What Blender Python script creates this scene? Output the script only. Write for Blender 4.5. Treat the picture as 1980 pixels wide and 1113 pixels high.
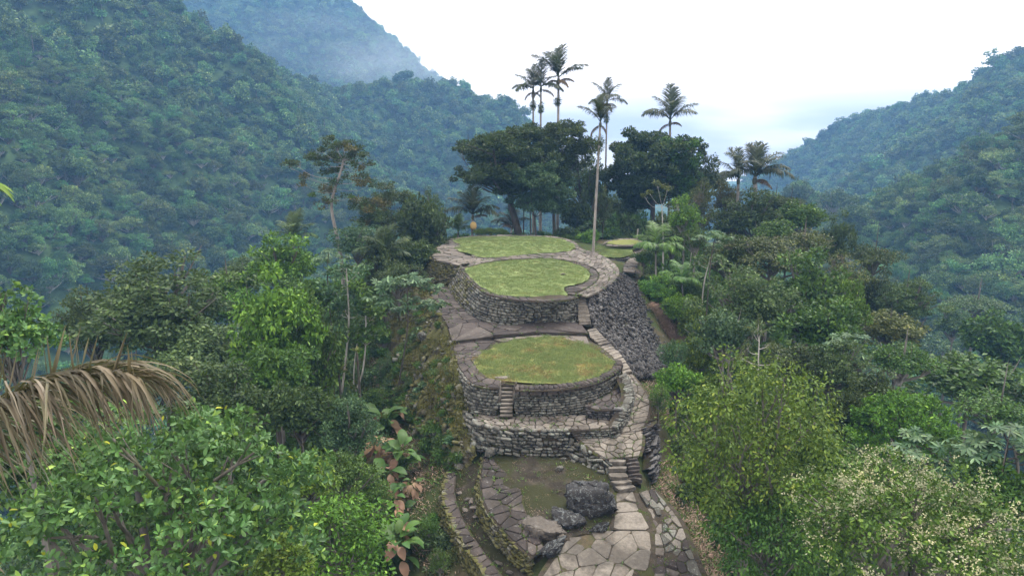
import bpy, math, random
import numpy as np
from mathutils import Vector, Matrix
from mathutils.geometry import delaunay_2d_cdt

for o in list(bpy.data.objects):
    bpy.data.objects.remove(o)
scene = bpy.context.scene
col = scene.collection
R = math.radians
rng = np.random.default_rng(7)
random.seed(7)

# ------------------------------------------------------------ camera
CAM_Z, PITCH, FPX = 20.0, R(13.5), 1321.0          # FPX: focal length in photo pixels (1980 wide)
cam_d = bpy.data.cameras.new("camera")
cam = bpy.data.objects.new("camera", cam_d)
col.objects.link(cam)
cam.location = (0, 0, CAM_Z)
cam.rotation_euler = (math.pi / 2 - PITCH, 0, 0)
cam_d.sensor_width = 36.0
cam_d.lens = 36.0 * FPX / 1980.0
cam_d.clip_start = 0.1
cam_d.clip_end = 20000
scene.camera = cam

HAZE_DENSITY = 0.00042
# ------------------------------------------------------------ sky, sun, exposure
SUN_EL, SUN_AZ = R(60), R(38)                       # sun ahead of the camera, a little to the right, behind thin cloud
SUN_DIR = Vector((math.sin(SUN_AZ) * math.cos(SUN_EL), math.cos(SUN_AZ) * math.cos(SUN_EL), math.sin(SUN_EL)))
world = bpy.data.worlds.new("World")
scene.world = world
world.use_nodes = True


class NT:
    """tiny node-tree helper"""
    def __init__(s, tree):
        s.t = tree
        s.n = tree.nodes
        s.l = tree.links

    def add(s, typ, props=None, **inputs):
        nd = s.n.new(typ)
        for k, v in (props or {}).items():
            setattr(nd, k, v)
        for k, v in inputs.items():
            key = int(k[1:]) if k[0] == "i" and k[1:].isdigit() else k.replace("_", " ")
            s.set(nd.inputs[key], v)
        return nd

    def set(s, sock, v):
        if isinstance(v, bpy.types.NodeSocket):
            s.l.new(v, sock)
        elif isinstance(v, bpy.types.Node):
            s.l.new(v.outputs[0], sock)
        else:
            if sock.type == 'RGBA' and len(v) == 3:
                v = (*v, 1)
            sock.default_value = v

    def math(s, op, a, b=0.0, clamp=False):
        return s.add("ShaderNodeMath", {"operation": op, "use_clamp": clamp}, i0=a, i1=b).outputs[0]

    def vmath(s, op, a, b=(0, 0, 0)):
        n = s.add("ShaderNodeVectorMath", {"operation": op}, i0=a, i1=b)
        return n.outputs["Value"] if op in ("DOT_PRODUCT", "LENGTH") else n.outputs[0]

    def mix(s, f, a, b, blend='MIX'):
        n = s.add("ShaderNodeMix", {"data_type": 'RGBA', "blend_type": blend})
        s.set(n.inputs[0], f); s.set(n.inputs[6], a); s.set(n.inputs[7], b)
        return n.outputs[2]

    def noise(s, vec, scale, detail=3, rough=.55, dist=0.0):
        n = s.add("ShaderNodeTexNoise", Scale=scale, Detail=detail, Roughness=rough, Distortion=dist)
        if vec is not None:
            s.set(n.inputs["Vector"], vec)
        return n.outputs["Fac"]

    def ramp(s, f, stops, interp='LINEAR'):
        n = s.add("ShaderNodeValToRGB")
        n.color_ramp.interpolation = interp
        e = n.color_ramp.elements
        while len(e) < len(stops):
            e.new(0.5)
        for k, (p, c) in enumerate(stops):
            e[k].position = p
            e[k].color = (*c, 1) if len(c) == 3 else c
        s.set(n.inputs[0], f)
        return n.outputs[0]

    def step(s, f, lo, hi):
        n = s.add("ShaderNodeMapRange", {"interpolation_type": 'SMOOTHSTEP'})
        s.set(n.inputs[0], f)
        n.inputs[1].default_value, n.inputs[2].default_value = lo, hi
        return n.outputs[0]


wt = NT(world.node_tree)
wt.n.clear()
sky = wt.add("ShaderNodeTexSky", {"sky_type": 'NISHITA', "sun_disc": False})
sky.sun_elevation = SUN_EL
sky.sun_rotation = SUN_AZ
sky.air_density, sky.dust_density, sky.ozone_density = 1.2, 2.0, 1.0
tc = wt.add("ShaderNodeTexCoord")
dirv = tc.outputs["Generated"]
sep = wt.add("ShaderNodeSeparateXYZ", i0=dirv)
el = sep.outputs[2]
# overcast: a bright veil, brightest round the hidden sun, grey-blue stratus low down
cosun = wt.math('MAXIMUM', wt.vmath('DOT_PRODUCT', dirv, tuple(SUN_DIR)), 0.0)
lobe = wt.math('POWER', cosun, 3.0)
veil_v = wt.math('ADD', 8.2, wt.math('MULTIPLY', lobe, 7.5))
veil = wt.vmath('MULTIPLY', wt.add("ShaderNodeCombineXYZ", i0=veil_v, i1=veil_v, i2=veil_v), (1.10, .99, .93))
stretch = wt.add("ShaderNodeMapping", i0=dirv)
stretch.inputs["Scale"].default_value = (1.6, 1.6, 9.0)
cn = wt.noise(stretch, 1.7, 5, .6, .4)
hi_gap = wt.math('MULTIPLY', wt.step(cn, .50, .68), .45)
low = wt.math('SUBTRACT', 1.0, wt.step(el, .0, .085))
bank_n = wt.add("ShaderNodeMapping", i0=dirv)
bank_n.inputs["Scale"].default_value = (2.6, 2.6, 12.0)
bn = wt.noise(bank_n, 1.1, 4, .5, .3)
bank = wt.math('MULTIPLY', low, wt.step(bn, .12, .60))
sky_mix = wt.mix(hi_gap, veil, wt.vmath('MULTIPLY', sky.outputs[0], (1.3, 1.3, 1.3)))
sky_mix = wt.mix(wt.math('MULTIPLY', bank, .93), sky_mix, (3.0, 3.15, 3.9))
bg = wt.add("ShaderNodeBackground", Color=sky_mix, Strength=0.10)
wo = wt.add("ShaderNodeOutputWorld")
wt.l.new(bg.outputs[0], wo.inputs["Surface"])
world.cycles.sampling_method = 'MANUAL'
world.cycles.sample_map_resolution = 512

sun_d = bpy.data.lights.new("sun", 'SUN')
sun_d.energy = 1.5
sun_d.angle = R(14)
sun_d.color = (1.0, .955, .89)
sun = bpy.data.objects.new("sun", sun_d)
col.objects.link(sun)
sun.rotation_euler = SUN_DIR.to_track_quat('Z', 'Y').to_euler()

vs = scene.view_settings
vs.view_transform = 'Standard'
vs.look = 'None'
vs.exposure = 1.36
vs.gamma = 1.0
vs.use_curve_mapping = False
scene.render.engine = 'CYCLES'
cy = scene.cycles
cy.max_bounces = 6
cy.diffuse_bounces = 2
cy.glossy_bounces = 2
cy.transmission_bounces = 3
cy.volume_bounces = 1
cy.transparent_max_bounces = 4
cy.caustics_reflective = cy.caustics_refractive = False
cy.use_denoising = True
cy.sample_clamp_indirect = 4.0

# ------------------------------------------------------------ photo pixel -> place in the world
CP, SP = math.cos(PITCH), math.sin(PITCH)


def ray(px, py):
    u, v = (px - 990.0) / FPX, -(py - 556.5) / FPX
    return np.array([u, CP + v * SP, -SP + v * CP])


def pz(px, py, z):
    """point seen at a pixel, lying at height z"""
    d = ray(px, py)
    return np.array([0, 0, CAM_Z]) + d * ((z - CAM_Z) / d[2])


def py_(px, py, y):
    """point seen at a pixel, at distance y ahead"""
    d = ray(px, py)
    return np.array([0, 0, CAM_Z]) + d * (y / d[1])


def px_per_m(p):
    depth = p[1] * CP - (p[2] - CAM_Z) * SP
    return FPX / depth


def PL(*pts):
    """polyline of (px,py,z) -> world points"""
    return np.array([pz(*p) for p in pts])


def PLz(z, *pts):
    return np.array([pz(a, b, z) for a, b in pts])


def resample(P, n):
    P = np.asarray(P, float)
    s = np.r_[0, np.cumsum(np.linalg.norm(np.diff(P, axis=0), axis=1))]
    t = np.linspace(0, s[-1], n)
    return np.stack([np.interp(t, s, P[:, k]) for k in range(P.shape[1])], 1)


def smooth_line(P, it=2):
    P = np.asarray(P, float)
    for _ in range(it):
        q = np.empty((2 * len(P), P.shape[1]))
        q[0] = P[0]; q[-1] = P[-1]
        q[1:-1:2] = .75 * P[:-1] + .25 * P[1:]
        q[2:-1:2] = .25 * P[:-1] + .75 * P[1:]
        P = q
    return P


# ------------------------------------------------------------ numpy value noise
def _h(ix, iy, seed):
    n = (ix.astype(np.int64) * 374761393 + iy.astype(np.int64) * 668265263 + seed * 974634777) & 0x7fffffff
    n = ((n ^ (n >> 13)) * 1274126177) & 0x7fffffff
    return ((n ^ (n >> 16)) & 0xffff) / 65535.0


def vnoise(x, y, seed=0):
    x = np.asarray(x, float); y = np.asarray(y, float)
    ix, iy = np.floor(x), np.floor(y)
    fx, fy = x - ix, y - iy
    fx, fy = fx * fx * (3 - 2 * fx), fy * fy * (3 - 2 * fy)
    a, b = _h(ix, iy, seed), _h(ix + 1, iy, seed)
    c, d = _h(ix, iy + 1, seed), _h(ix + 1, iy + 1, seed)
    return (a * (1 - fx) + b * fx) * (1 - fy) + (c * (1 - fx) + d * fx) * fy - .5


def fbm(x, y, seed=0, oct=4, gain=.5):
    r, a, f = 0, 1, 1
    for k in range(oct):
        r = r + a * vnoise(np.asarray(x) * f, np.asarray(y) * f, seed + k)
        a *= gain; f *= 2.03
    return r


# ------------------------------------------------------------ mesh helpers
def mesh_np(name, V, quads=None, tris=None, mat=None, smooth=False):
    me = bpy.data.meshes.new(name)
    V = np.ascontiguousarray(V, np.float32)
    idx, starts, n = [], [], 0
    if quads is not None and len(quads):
        q = np.ascontiguousarray(quads, np.int32)
        idx.append(q.ravel()); starts.append(np.arange(len(q)) * 4); n = q.size
    if tris is not None and len(tris):
        t = np.ascontiguousarray(tris, np.int32)
        idx.append(t.ravel()); starts.append(n + np.arange(len(t)) * 3)
    idx = np.concatenate(idx); starts = np.concatenate(starts).astype(np.int32)
    me.vertices.add(len(V)); me.vertices.foreach_set("co", V.ravel())
    me.loops.add(len(idx)); me.loops.foreach_set("vertex_index", idx)
    me.polygons.add(len(starts)); me.polygons.foreach_set("loop_start", starts)
    if smooth:
        me.polygons.foreach_set("use_smooth", np.ones(len(starts), bool))
    me.update(calc_edges=True)
    if mat:
        me.materials.append(mat)
    return me


def mesh_py(name, V, F, mat=None, smooth=False):
    me = bpy.data.meshes.new(name)
    me.from_pydata([tuple(v) for v in V], [], [tuple(f) for f in F])
    if smooth:
        me.polygons.foreach_set("use_smooth", np.ones(len(me.polygons), bool))
    if mat:
        me.materials.append(mat)
    me.update()
    return me


def obj(name, me, parent=None, loc=None, rot=None, scl=None, **props):
    o = bpy.data.objects.new(name, me)
    col.objects.link(o)
    if parent is not None:
        o.parent = parent
    if loc is not None:
        o.location = [float(v) for v in loc]
    if rot is not None:
        o.rotation_euler = rot
    if scl is not None:
        o.scale = scl if hasattr(scl, "__len__") else (scl,) * 3
    for k, v in props.items():
        if v is not None:
            o[k] = v
    return o


def empty(name, loc, label, cat, group=None):
    o = obj(name, None, loc=loc, label=label, category=cat, group=group)
    o.empty_display_size = .2
    return o


def set_mat(o, m):
    o.material_slots[0].link = 'OBJECT'
    o.material_slots[0].material = m


class Geo:
    """collects vertices and quads/tris"""
    def __init__(s):
        s.V, s.Q, s.T, s.n = [], [], [], 0

    def add(s, V, quads=None, tris=None):
        V = np.asarray(V, float)
        s.V.append(V)
        if quads is not None and len(quads):
            s.Q.append(np.asarray(quads) + s.n)
        if tris is not None and len(tris):
            s.T.append(np.asarray(tris) + s.n)
        s.n += len(V)

    def tube(s, P, r, sides=6, cap=True):
        """tapered tube along points P with radii r"""
        P = np.asarray(P, float); n = len(P)
        r = np.atleast_1d(np.asarray(r, float))
        r = np.interp(np.linspace(0, 1, n), np.linspace(0, 1, len(r)), r) if len(r) > 1 else np.full(n, r[0])
        T = np.gradient(P, axis=0)
        T /= np.linalg.norm(T, axis=1)[:, None] + 1e-9
        ref = np.where(np.abs(T[:, 2:3]) > .9, np.array([[1., 0, 0]]), np.array([[0, 0, 1.]]))
        A = np.cross(T, ref); A /= np.linalg.norm(A, axis=1)[:, None] + 1e-9
        B = np.cross(T, A)
        a = np.linspace(0, 2 * math.pi, sides, endpoint=False)
        V = (P[:, None, :] + r[:, None, None] * (A[:, None, :] * np.cos(a)[None, :, None] + B[:, None, :] * np.sin(a)[None, :, None])).reshape(-1, 3)
        q = []
        for i in range(n - 1):
            for k in range(sides):
                k2 = (k + 1) % sides
                q.append((i * sides + k, i * sides + k2, (i + 1) * sides + k2, (i + 1) * sides + k))
        s.add(V, q)

    def mesh(s, name, mat=None, smooth=False):
        V = np.concatenate(s.V)
        return mesh_np(name, V, np.concatenate(s.Q) if s.Q else None, np.concatenate(s.T) if s.T else None, mat, smooth)


# ------------------------------------------------------------ materials
def new_mat(name):
    m = bpy.data.materials.new(name)
    m.use_nodes = True
    t = NT(m.node_tree)
    t.n.clear()
    out = t.add("ShaderNodeOutputMaterial")
    return m, t, out


def rand_val(t, salt=0.0):
    """one random number per object and per loose piece"""
    oi = t.add("ShaderNodeObjectInfo").outputs["Random"]
    gi = t.add("ShaderNodeNewGeometry").outputs["Random Per Island"]
    return t.math('FRACT', t.math('ADD', t.math('ADD', t.math('MULTIPLY', oi, 7.31), gi), salt))


def stone_mat(name, ramp, lichen=(.30, .34, .30), lichen_amt=.5, moss=(.055, .065, .018), moss_amt=.3, rough=.9, scale=1.0, bump=.5, stain=.35):
    m, t, out = new_mat(name)
    pos = t.add("ShaderNodeNewGeometry").outputs["Position"]
    rv = rand_val(t)
    n1 = t.noise(pos, 1.1 * scale, 5, .6)
    base = t.ramp(t.math('ADD', t.math('MULTIPLY', rv, .75), t.math('SUBTRACT', t.math('MULTIPLY', n1, .6), .16)), ramp)
    n2 = t.noise(pos, 9 * scale, 5, .7)
    base = t.mix(.55, base, t.ramp(n2, [(.3, (.22, .22, .22)), (.7, (.8, .8, .8))]), 'OVERLAY')
    n5 = t.noise(pos, .38, 5, .62, .5)
    base = t.mix(t.math('MULTIPLY', t.step(n5, .46, .62), stain), base, (.018, .016, .013))
    n3 = t.noise(pos, 3.4 * scale, 6, .75, .5)
    n3b = t.noise(pos, 15 * scale, 3, .6)
    lm = t.step(t.math('ADD', n3, t.math('MULTIPLY', t.math('SUBTRACT', n3b, .5), .5)), .70 - .25 * lichen_amt, .80 - .25 * lichen_amt)
    base = t.mix(t.math('MULTIPLY', lm, .75), base, lichen)
    n4 = t.noise(pos, 1.3 * scale, 5, .65, .3)
    mm = t.step(n4, .72 - .35 * moss_amt, .84 - .35 * moss_amt)
    base = t.mix(t.math('MULTIPLY', mm, .85), base, moss)
    bs = t.add("ShaderNodeBsdfPrincipled", Base_Color=base, Roughness=rough)
    bs.inputs["Specular IOR Level"].default_value = .25
    bp = t.add("ShaderNodeBump", Strength=bump, Distance=.04, Height=t.math('ADD', n2, t.math('MULTIPLY', n3, .6)))
    t.l.new(bp.outputs[0], bs.inputs["Normal"])
    t.l.new(bs.outputs[0], out.inputs[0])
    return m


def leaf_mat(name, c0, c1, c2, transl=.18, rough=.5, spec=.22, hue=.014, val=.35, patch=0.0, patch_col=(.2, .12, .04), tone_scale=.75, tone=1.0):
    """c0..c2: darkest to lightest leaf; every leaf and every tree differs a little"""
    m, t, out = new_mat(name)
    gi = t.add("ShaderNodeNewGeometry").outputs["Random Per Island"]
    oi = t.add("ShaderNodeObjectInfo").outputs["Random"]
    c = t.ramp(gi, [(0, c0), (.5, c1), (.88, c1), (1, c2)])
    pos = t.add("ShaderNodeNewGeometry").outputs["Position"]
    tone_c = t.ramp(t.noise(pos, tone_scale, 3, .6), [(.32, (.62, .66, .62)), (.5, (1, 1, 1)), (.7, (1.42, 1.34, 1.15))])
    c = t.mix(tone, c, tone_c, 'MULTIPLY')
    if patch:
        n = t.noise(pos, .55, 3, .6)
        c = t.mix(t.step(n, .66 - patch * .2, .74 - patch * .2), c, patch_col)
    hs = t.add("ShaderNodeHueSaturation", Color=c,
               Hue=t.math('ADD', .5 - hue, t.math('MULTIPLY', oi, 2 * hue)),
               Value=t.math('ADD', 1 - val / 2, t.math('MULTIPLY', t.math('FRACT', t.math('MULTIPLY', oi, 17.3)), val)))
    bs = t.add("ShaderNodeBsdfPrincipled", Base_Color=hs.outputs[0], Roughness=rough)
    bs.inputs["Specular IOR Level"].default_value = spec
    tl = t.add("ShaderNodeBsdfTranslucent", Color=t.mix(.5, hs.outputs[0], (.16, .22, .03)))
    mx = t.add("ShaderNodeMixShader", i0=transl, i1=bs.outputs[0], i2=tl.outputs[0])
    t.l.new(mx.outputs[0], out.inputs[0])
    return m


def bark_mat(name, c0, c1, scale=3.0, moss=.3):
    m, t, out = new_mat(name)
    pos = t.add("ShaderNodeNewGeometry").outputs["Position"]
    mp = t.add("ShaderNodeMapping", i0=pos)
    mp.inputs["Scale"].default_value = (1, 1, .35)
    n = t.noise(mp, scale, 5, .65)
    c = t.mix(t.step(n, .3, .7), c0, c1)
    n2 = t.noise(pos, .9, 4, .6)
    c = t.mix(t.math('MULTIPLY', t.step(n2, .62 - moss * .2, .75 - moss * .2), .8), c, (.05, .06, .02))
    bs = t.add("ShaderNodeBsdfPrincipled", Base_Color=c, Roughness=.9)
    bp = t.add("ShaderNodeBump", Strength=.5, Distance=.05, Height=n)
    t.l.new(bp.outputs[0], bs.inputs["Normal"])
    t.l.new(bs.outputs[0], out.inputs[0])
    return m


def ground_mat(name, stops, n_scale, moss=(.06, .075, .02), moss_amt=.4, speck=(.25, .23, .2), speck_amt=.3, bump=.6):
    m, t, out = new_mat(name)
    pos = t.add("ShaderNodeNewGeometry").outputs["Position"]
    n1 = t.noise(pos, n_scale, 6, .65, .4)
    c = t.ramp(n1, stops)
    n2 = t.noise(pos, n_scale * 9, 4, .7)
    c = t.mix(.5, c, t.ramp(n2, [(.25, (.2, .2, .2)), (.75, (.8, .8, .8))]), 'OVERLAY')
    n3 = t.noise(pos, n_scale * .6, 5, .6, .3)
    c = t.mix(t.math('MULTIPLY', t.step(n3, .64 - moss_amt * .3, .76 - moss_amt * .3), .8), c, moss)
    vo = t.add("ShaderNodeTexVoronoi", {"feature": 'F1'}, Scale=n_scale * 14)
    t.l.new(pos, vo.inputs["Vector"])
    sp = t.math('MULTIPLY', t.math('LESS_THAN', vo.outputs["Distance"], .17), t.step(t.noise(pos, n_scale * 1.7, 3), .62 - speck_amt * .3, .7 - speck_amt * .3))
    c = t.mix(sp, c, speck)
    bs = t.add("ShaderNodeBsdfPrincipled", Base_Color=c, Roughness=.95)
    bs.inputs["Specular IOR Level"].default_value = .15
    bp = t.add("ShaderNodeBump", Strength=bump, Distance=.08, Height=t.math('ADD', n2, n1))
    t.l.new(bp.outputs[0], bs.inputs["Normal"])
    t.l.new(bs.outputs[0], out.inputs[0])
    return m


M = {}
M['wall_stone'] = stone_mat('wall_stone', [(0, (0.038, 0.037, 0.032)), (.45, (0.092, 0.090, 0.076)), (.8, (0.162, 0.161, 0.138)), (1, (0.223, 0.225, 0.194))], lichen=(0.262, 0.300, 0.256), lichen_amt=.62, moss_amt=.25)
M['dark_stone'] = stone_mat('dark_stone', [(0, (0.022, 0.022, 0.021)), (.5, (0.057, 0.055, 0.053)), (.85, (0.115, 0.112, 0.108)), (1, (0.193, 0.195, 0.183))], lichen=(0.216, 0.225, 0.219), lichen_amt=.6, moss_amt=.12, scale=1.7)
M['slab_dark'] = stone_mat('slab_dark', [(0, (0.029, 0.025, 0.023)), (.5, (0.055, 0.046, 0.041)), (1, (0.099, 0.087, 0.075))], lichen=(0.168, 0.168, 0.158), lichen_amt=.42, moss_amt=.2, scale=.8, stain=.6)
M['slab_mid'] = stone_mat('slab_mid', [(0, (0.078, 0.070, 0.058)), (.5, (0.132, 0.117, 0.099)), (1, (0.188, 0.174, 0.148))], lichen=(0.201, 0.202, 0.189), lichen_amt=.4, moss=(0.073, 0.070, 0.038), moss_amt=.15, scale=.8, stain=.6)
M['slab_light'] = stone_mat('slab_light', [(0, (0.121, 0.107, 0.089)), (.5, (0.177, 0.160, 0.132)), (1, (0.222, 0.205, 0.174))], lichen=(0.120, 0.118, 0.106), lichen_amt=.38, moss=(0.090, 0.086, 0.056), moss_amt=.12, scale=.7, bump=.35, stain=.6)
M['mossy_stone'] = stone_mat('mossy_stone', [(0, (0.051, 0.049, 0.035)), (.5, (0.107, 0.101, 0.076)), (1, (0.263, 0.263, 0.223))], lichen=(0.274, 0.284, 0.243), lichen_amt=.4, moss=(0.086, 0.086, 0.023), moss_amt=.95)
M['boulder'] = stone_mat('boulder', [(0, (0.012, 0.012, 0.013)), (.5, (0.025, 0.025, 0.025)), (1, (0.044, 0.044, 0.044))], lichen=(0.162, 0.180, 0.176), lichen_amt=.72, moss_amt=.05, scale=1.2, bump=.7)
M['earth'] = ground_mat('earth', [(.3, (.018, .015, .011)), (.5, (.036, .031, .022)), (.75, (.078, .068, .05))], .9, moss=(.03, .034, .011), moss_amt=.75, speck=(.15, .145, .13))
M['joint_soil'] = ground_mat('joint_soil', [(.3, (.03, .026, .02)), (.7, (.075, .062, .045))], 2.0, moss=(.05, .06, .016), moss_amt=.5, speck_amt=.1)
M['terrain'] = ground_mat('terrain', [(.3, (.03, .03, .016)), (.5, (.055, .05, .026)), (.75, (.12, .09, .06))], .5, moss=(.035, .055, .014), moss_amt=.7, speck_amt=.1)


def far_floor(m):
    """away from the ruin the soil is hidden by low green growth"""
    t = NT(m.node_tree)
    bs = next(n for n in t.n if n.type == 'BSDF_PRINCIPLED')
    old = bs.inputs["Base Color"].links[0].from_socket
    pos = t.add("ShaderNodeNewGeometry").outputs["Position"]
    d = t.vmath('LENGTH', t.vmath('SUBTRACT', pos, (1.0, 50.0, 0.0)))
    c = t.ramp(t.noise(pos, .35, 5, .7), [(.3, (.016, .034, .012)), (.7, (.06, .11, .035))])
    t.l.new(t.mix(t.step(d, 34, 60), old, c), bs.inputs["Base Color"])


far_floor(M['terrain'])
# ============================================================ terrain
def crest(pts, step, drop=6.0):
    P = np.array([py_(a, b, y) for a, b, y in pts])
    n = int(np.linalg.norm(np.diff(P, axis=0), axis=1).sum() / step) + 2
    P = resample(P, n)
    P[:, 2] -= drop
    return P


CRESTS = [
    (crest([(-420, -300, 300), (-100, -190, 340), (100, -110, 365), (330, 22, 405), (420, 62, 435), (520, 130, 480), (640, 166, 540), (800, 148, 600), (870, 158, 630), (960, 208, 675), (1010, 252, 700), (1090, 320, 720)], 25), .74),
    (crest([(380, -230, 1020), (520, -150, 1040), (670, -2, 1060), (720, 58, 1080), (770, 115, 1100), (830, 175, 1120), (900, 250, 1130)], 40), .95),
    (crest([(2350, -120, 480), (2150, 10, 530), (1980, 108, 570), (1900, 163, 600), (1750, 198, 675), (1650, 228, 735), (1560, 293, 790), (1500, 347, 830), (1430, 420, 870)], 25), .78),
    (crest([(2300, 90, 230), (2100, 205, 265), (1980, 285, 300), (1850, 345, 345), (1740, 415, 390), (1680, 462, 420), (1600, 520, 440)], 20), .70),
]
OWN = (resample(np.array([(-2, -60, -42), (0, 0, -10), (3, 26, -1), (2, 45, 2), (3, 60, 4), (3, 85, 4), (10, 105, -5), (24, 130, -16), (40, 170, -42), (60, 240, -95)], float), 60), .68)
VALLEY = -105.0


def macro(x, y):
    sh = np.shape(x)
    x = np.ravel(x).astype(float); y = np.ravel(y).astype(float)
    h = np.full(x.shape, VALLEY)
    top = np.full(x.shape, VALLEY)
    for P, s in CRESTS + [OWN]:
        for a in range(0, len(x), 20000):
            d = np.hypot(x[a:a + 20000, None] - P[None, :, 0], y[a:a + 20000, None] - P[None, :, 1])
            v = P[None, :, 2] - s * np.sqrt(d * d + 36) + s * 6
            k = v.argmax(1)
            vm = v[np.arange(len(k)), k]
            up = vm > h[a:a + 20000]
            h[a:a + 20000] = np.where(up, vm, h[a:a + 20000])
            top[a:a + 20000] = np.where(up, P[k, 2], top[a:a + 20000])
    w = np.clip((top - h) / 45, 0, 1)
    h = h + w * (fbm(x / 95, y / 95, 3, 4) * 34 + (np.abs(fbm(x / 60, y / 60, 9, 3)) - .2) * 26)
    return h.reshape(sh)


# near ground: control points read off the photograph (px,py,z) and in metres (x,y,z)
CTRL = [pz(*p) for p in [
    (850, 900, .5), (820, 950, -.1), (800, 1040, -.8), (860, 1100, -.7), (760, 780, .1), (742, 700, .6), (742, 640, 1.2), (748, 570, 2.6), (800, 860, .6), (890, 885, 1.5),
    (900, 935, .85), (900, 990, .6), (950, 1050, .3), (990, 1100, .1), (870, 930, .75),
    (960, 890, 2.0), (1040, 885, 2.15), (1110, 885, 2.1), (960, 940, 1.8), (1040, 950, 1.75), (1130, 920, 1.9), (1010, 1000, 1.5), (1090, 1000, 1.5), (1170, 960, 1.5), (1060, 1050, 1.05),
    (1200, 1000, 1.25), (1200, 1060, .95), (1150, 1110, .7), (1200, 900, 2.2), (1215, 870, 2.5), (1225, 800, 3.6), (1238, 760, 4.2), (1218, 728, 4.6),
    (1290, 960, .55), (1340, 1050, -.1), (1400, 1110, -.9), (1300, 900, .9), (1290, 820, 1.6), (1330, 860, .1), (1270, 760, 3.0),
    (1285, 720, 3.1), (1296, 658, 1.4), (1262, 596, 4.2), (1240, 555, 5.9), (1225, 515, 5.9), (1190, 488, 6.2), (1235, 470, 6.0), (1160, 470, 6.2), (1330, 660, -.6), (1330, 590, 1.5),
    (850, 465, 6.6), (820, 480, 4.5),
]] + [np.array(p, float) for p in [
    (2, 36.5, 2.6), (3, 41, 2.8), (3, 46, 3.2), (-2, 44, 2.8), (1, 52, 4.0), (3, 57, 4.4), (-3, 57, 4.2), (0, 64, 5.2), (0, 71, 5.8), (5, 71, 5.8), (-5, 70, 5.4), (0, 79, 6.6), (6, 80, 6.4), (-7, 79, 5.8),
    (6, 45, 3.2), (8, 52, 4.0), (8, 60, 5.0),
    (-16, 30, -5), (-16, 45, -4.2), (-17, 60, -2.2), (-18, 75, -1.0), (-14, 88, 2), (-28, 30, -13), (-28, 50, -12), (-28, 72, -9), (-28, 95, -7), (-45, 30, -25), (-45, 55, -23), (-45, 80, -20), (-45, 105, -18),
    (18, 30, -6), (18, 42, -4), (20, 55, -3), (20, 68, 0), (20, 80, 2.5), (18, 95, 4), (30, 30, -14), (30, 50, -11), (32, 70, -7), (32, 90, -3), (45, 35, -25), (47, 60, -21), (48, 85, -15), (46, 105, -10),
    (3, 95, 2), (8, 110, -6), (-15, 110, -10), (30, 112, -5),
    (3, 22, -1.5), (2, 14, -5), (0, 0, -10), (-10, 14, -8), (-10, 22, -5), (12, 14, -9), (13, 22, -6), (-25, 10, -18), (25, 10, -18), (-45, 0, -32), (45, 0, -32), (0, -15, -17)]]
CTRL = np.array(CTRL)
_D = np.hypot(CTRL[:, None, 0] - CTRL[None, :, 0], CTRL[:, None, 1] - CTRL[None, :, 1])
_n = len(CTRL)
_A = np.zeros((_n + 3, _n + 3))
_A[:_n, :_n] = _D + np.eye(_n) * -.15
_A[:_n, _n] = _A[_n, :_n] = 1
_A[:_n, _n + 1:] = CTRL[:, :2]; _A[_n + 1:, :_n] = CTRL[:, :2].T
_W = np.linalg.solve(_A, np.r_[CTRL[:, 2], 0, 0, 0])


def H(x, y):
    x = np.asarray(x, float); y = np.asarray(y, float)
    sh = x.shape
    x = x.ravel(); y = y.ravel()
    r = np.maximum(np.abs(x - 1) / 44, np.where(y > 50, (y - 50) / 58, (50 - y) / 58))
    w = np.clip((1.06 - r) / .34, 0, 1)
    w = w * w * (3 - 2 * w)
    h = np.zeros(x.shape)
    far = w < 1
    if far.any():
        h[far] = macro(x[far], y[far])
    near = w > 0
    if near.any():
        xn, yn = x[near], y[near]
        t = np.empty(len(xn))
        for a in range(0, len(xn), 20000):
            d = np.hypot(xn[a:a + 20000, None] - CTRL[None, :, 0], yn[a:a + 20000, None] - CTRL[None, :, 1])
            t[a:a + 20000] = d @ _W[:_n] + _W[_n] + xn[a:a + 20000] * _W[_n + 1] + yn[a:a + 20000] * _W[_n + 2]
        t += fbm(xn * .9, yn * .9, 5, 3) * .16
        h[near] = h[near] * (1 - w[near]) + t * w[near]
    return h.reshape(sh)


def axis(lo_far, lo, hi, hi_far, step, g):
    mid = np.arange(lo, hi + step / 2, step)
    L, R_ = [], []
    s, p = step, lo
    while p > lo_far:
        s *= g; p -= s; L.append(p)
    s, p = step, hi
    while p < hi_far:
        s *= g; p += s; R_.append(p)
    return np.array(L[::-1] + list(mid) + R_)


gx = axis(-1500, -16, 18, 1500, .5, 1.045)
gy = axis(-60, 22, 82, 1500, .5, 1.045)
GX, GY = np.meshgrid(gx, gy)
GZ = H(GX, GY)
nx, ny = len(gx), len(gy)
ii = np.arange(nx * ny).reshape(ny, nx)
Q = np.stack([ii[:-1, :-1], ii[:-1, 1:], ii[1:, 1:], ii[1:, :-1]], -1).reshape(-1, 4)
terrain = obj("terrain", mesh_np("terrain", np.stack([GX, GY, GZ], -1).reshape(-1, 3), Q, None, M['terrain'], True), kind="structure")

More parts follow.
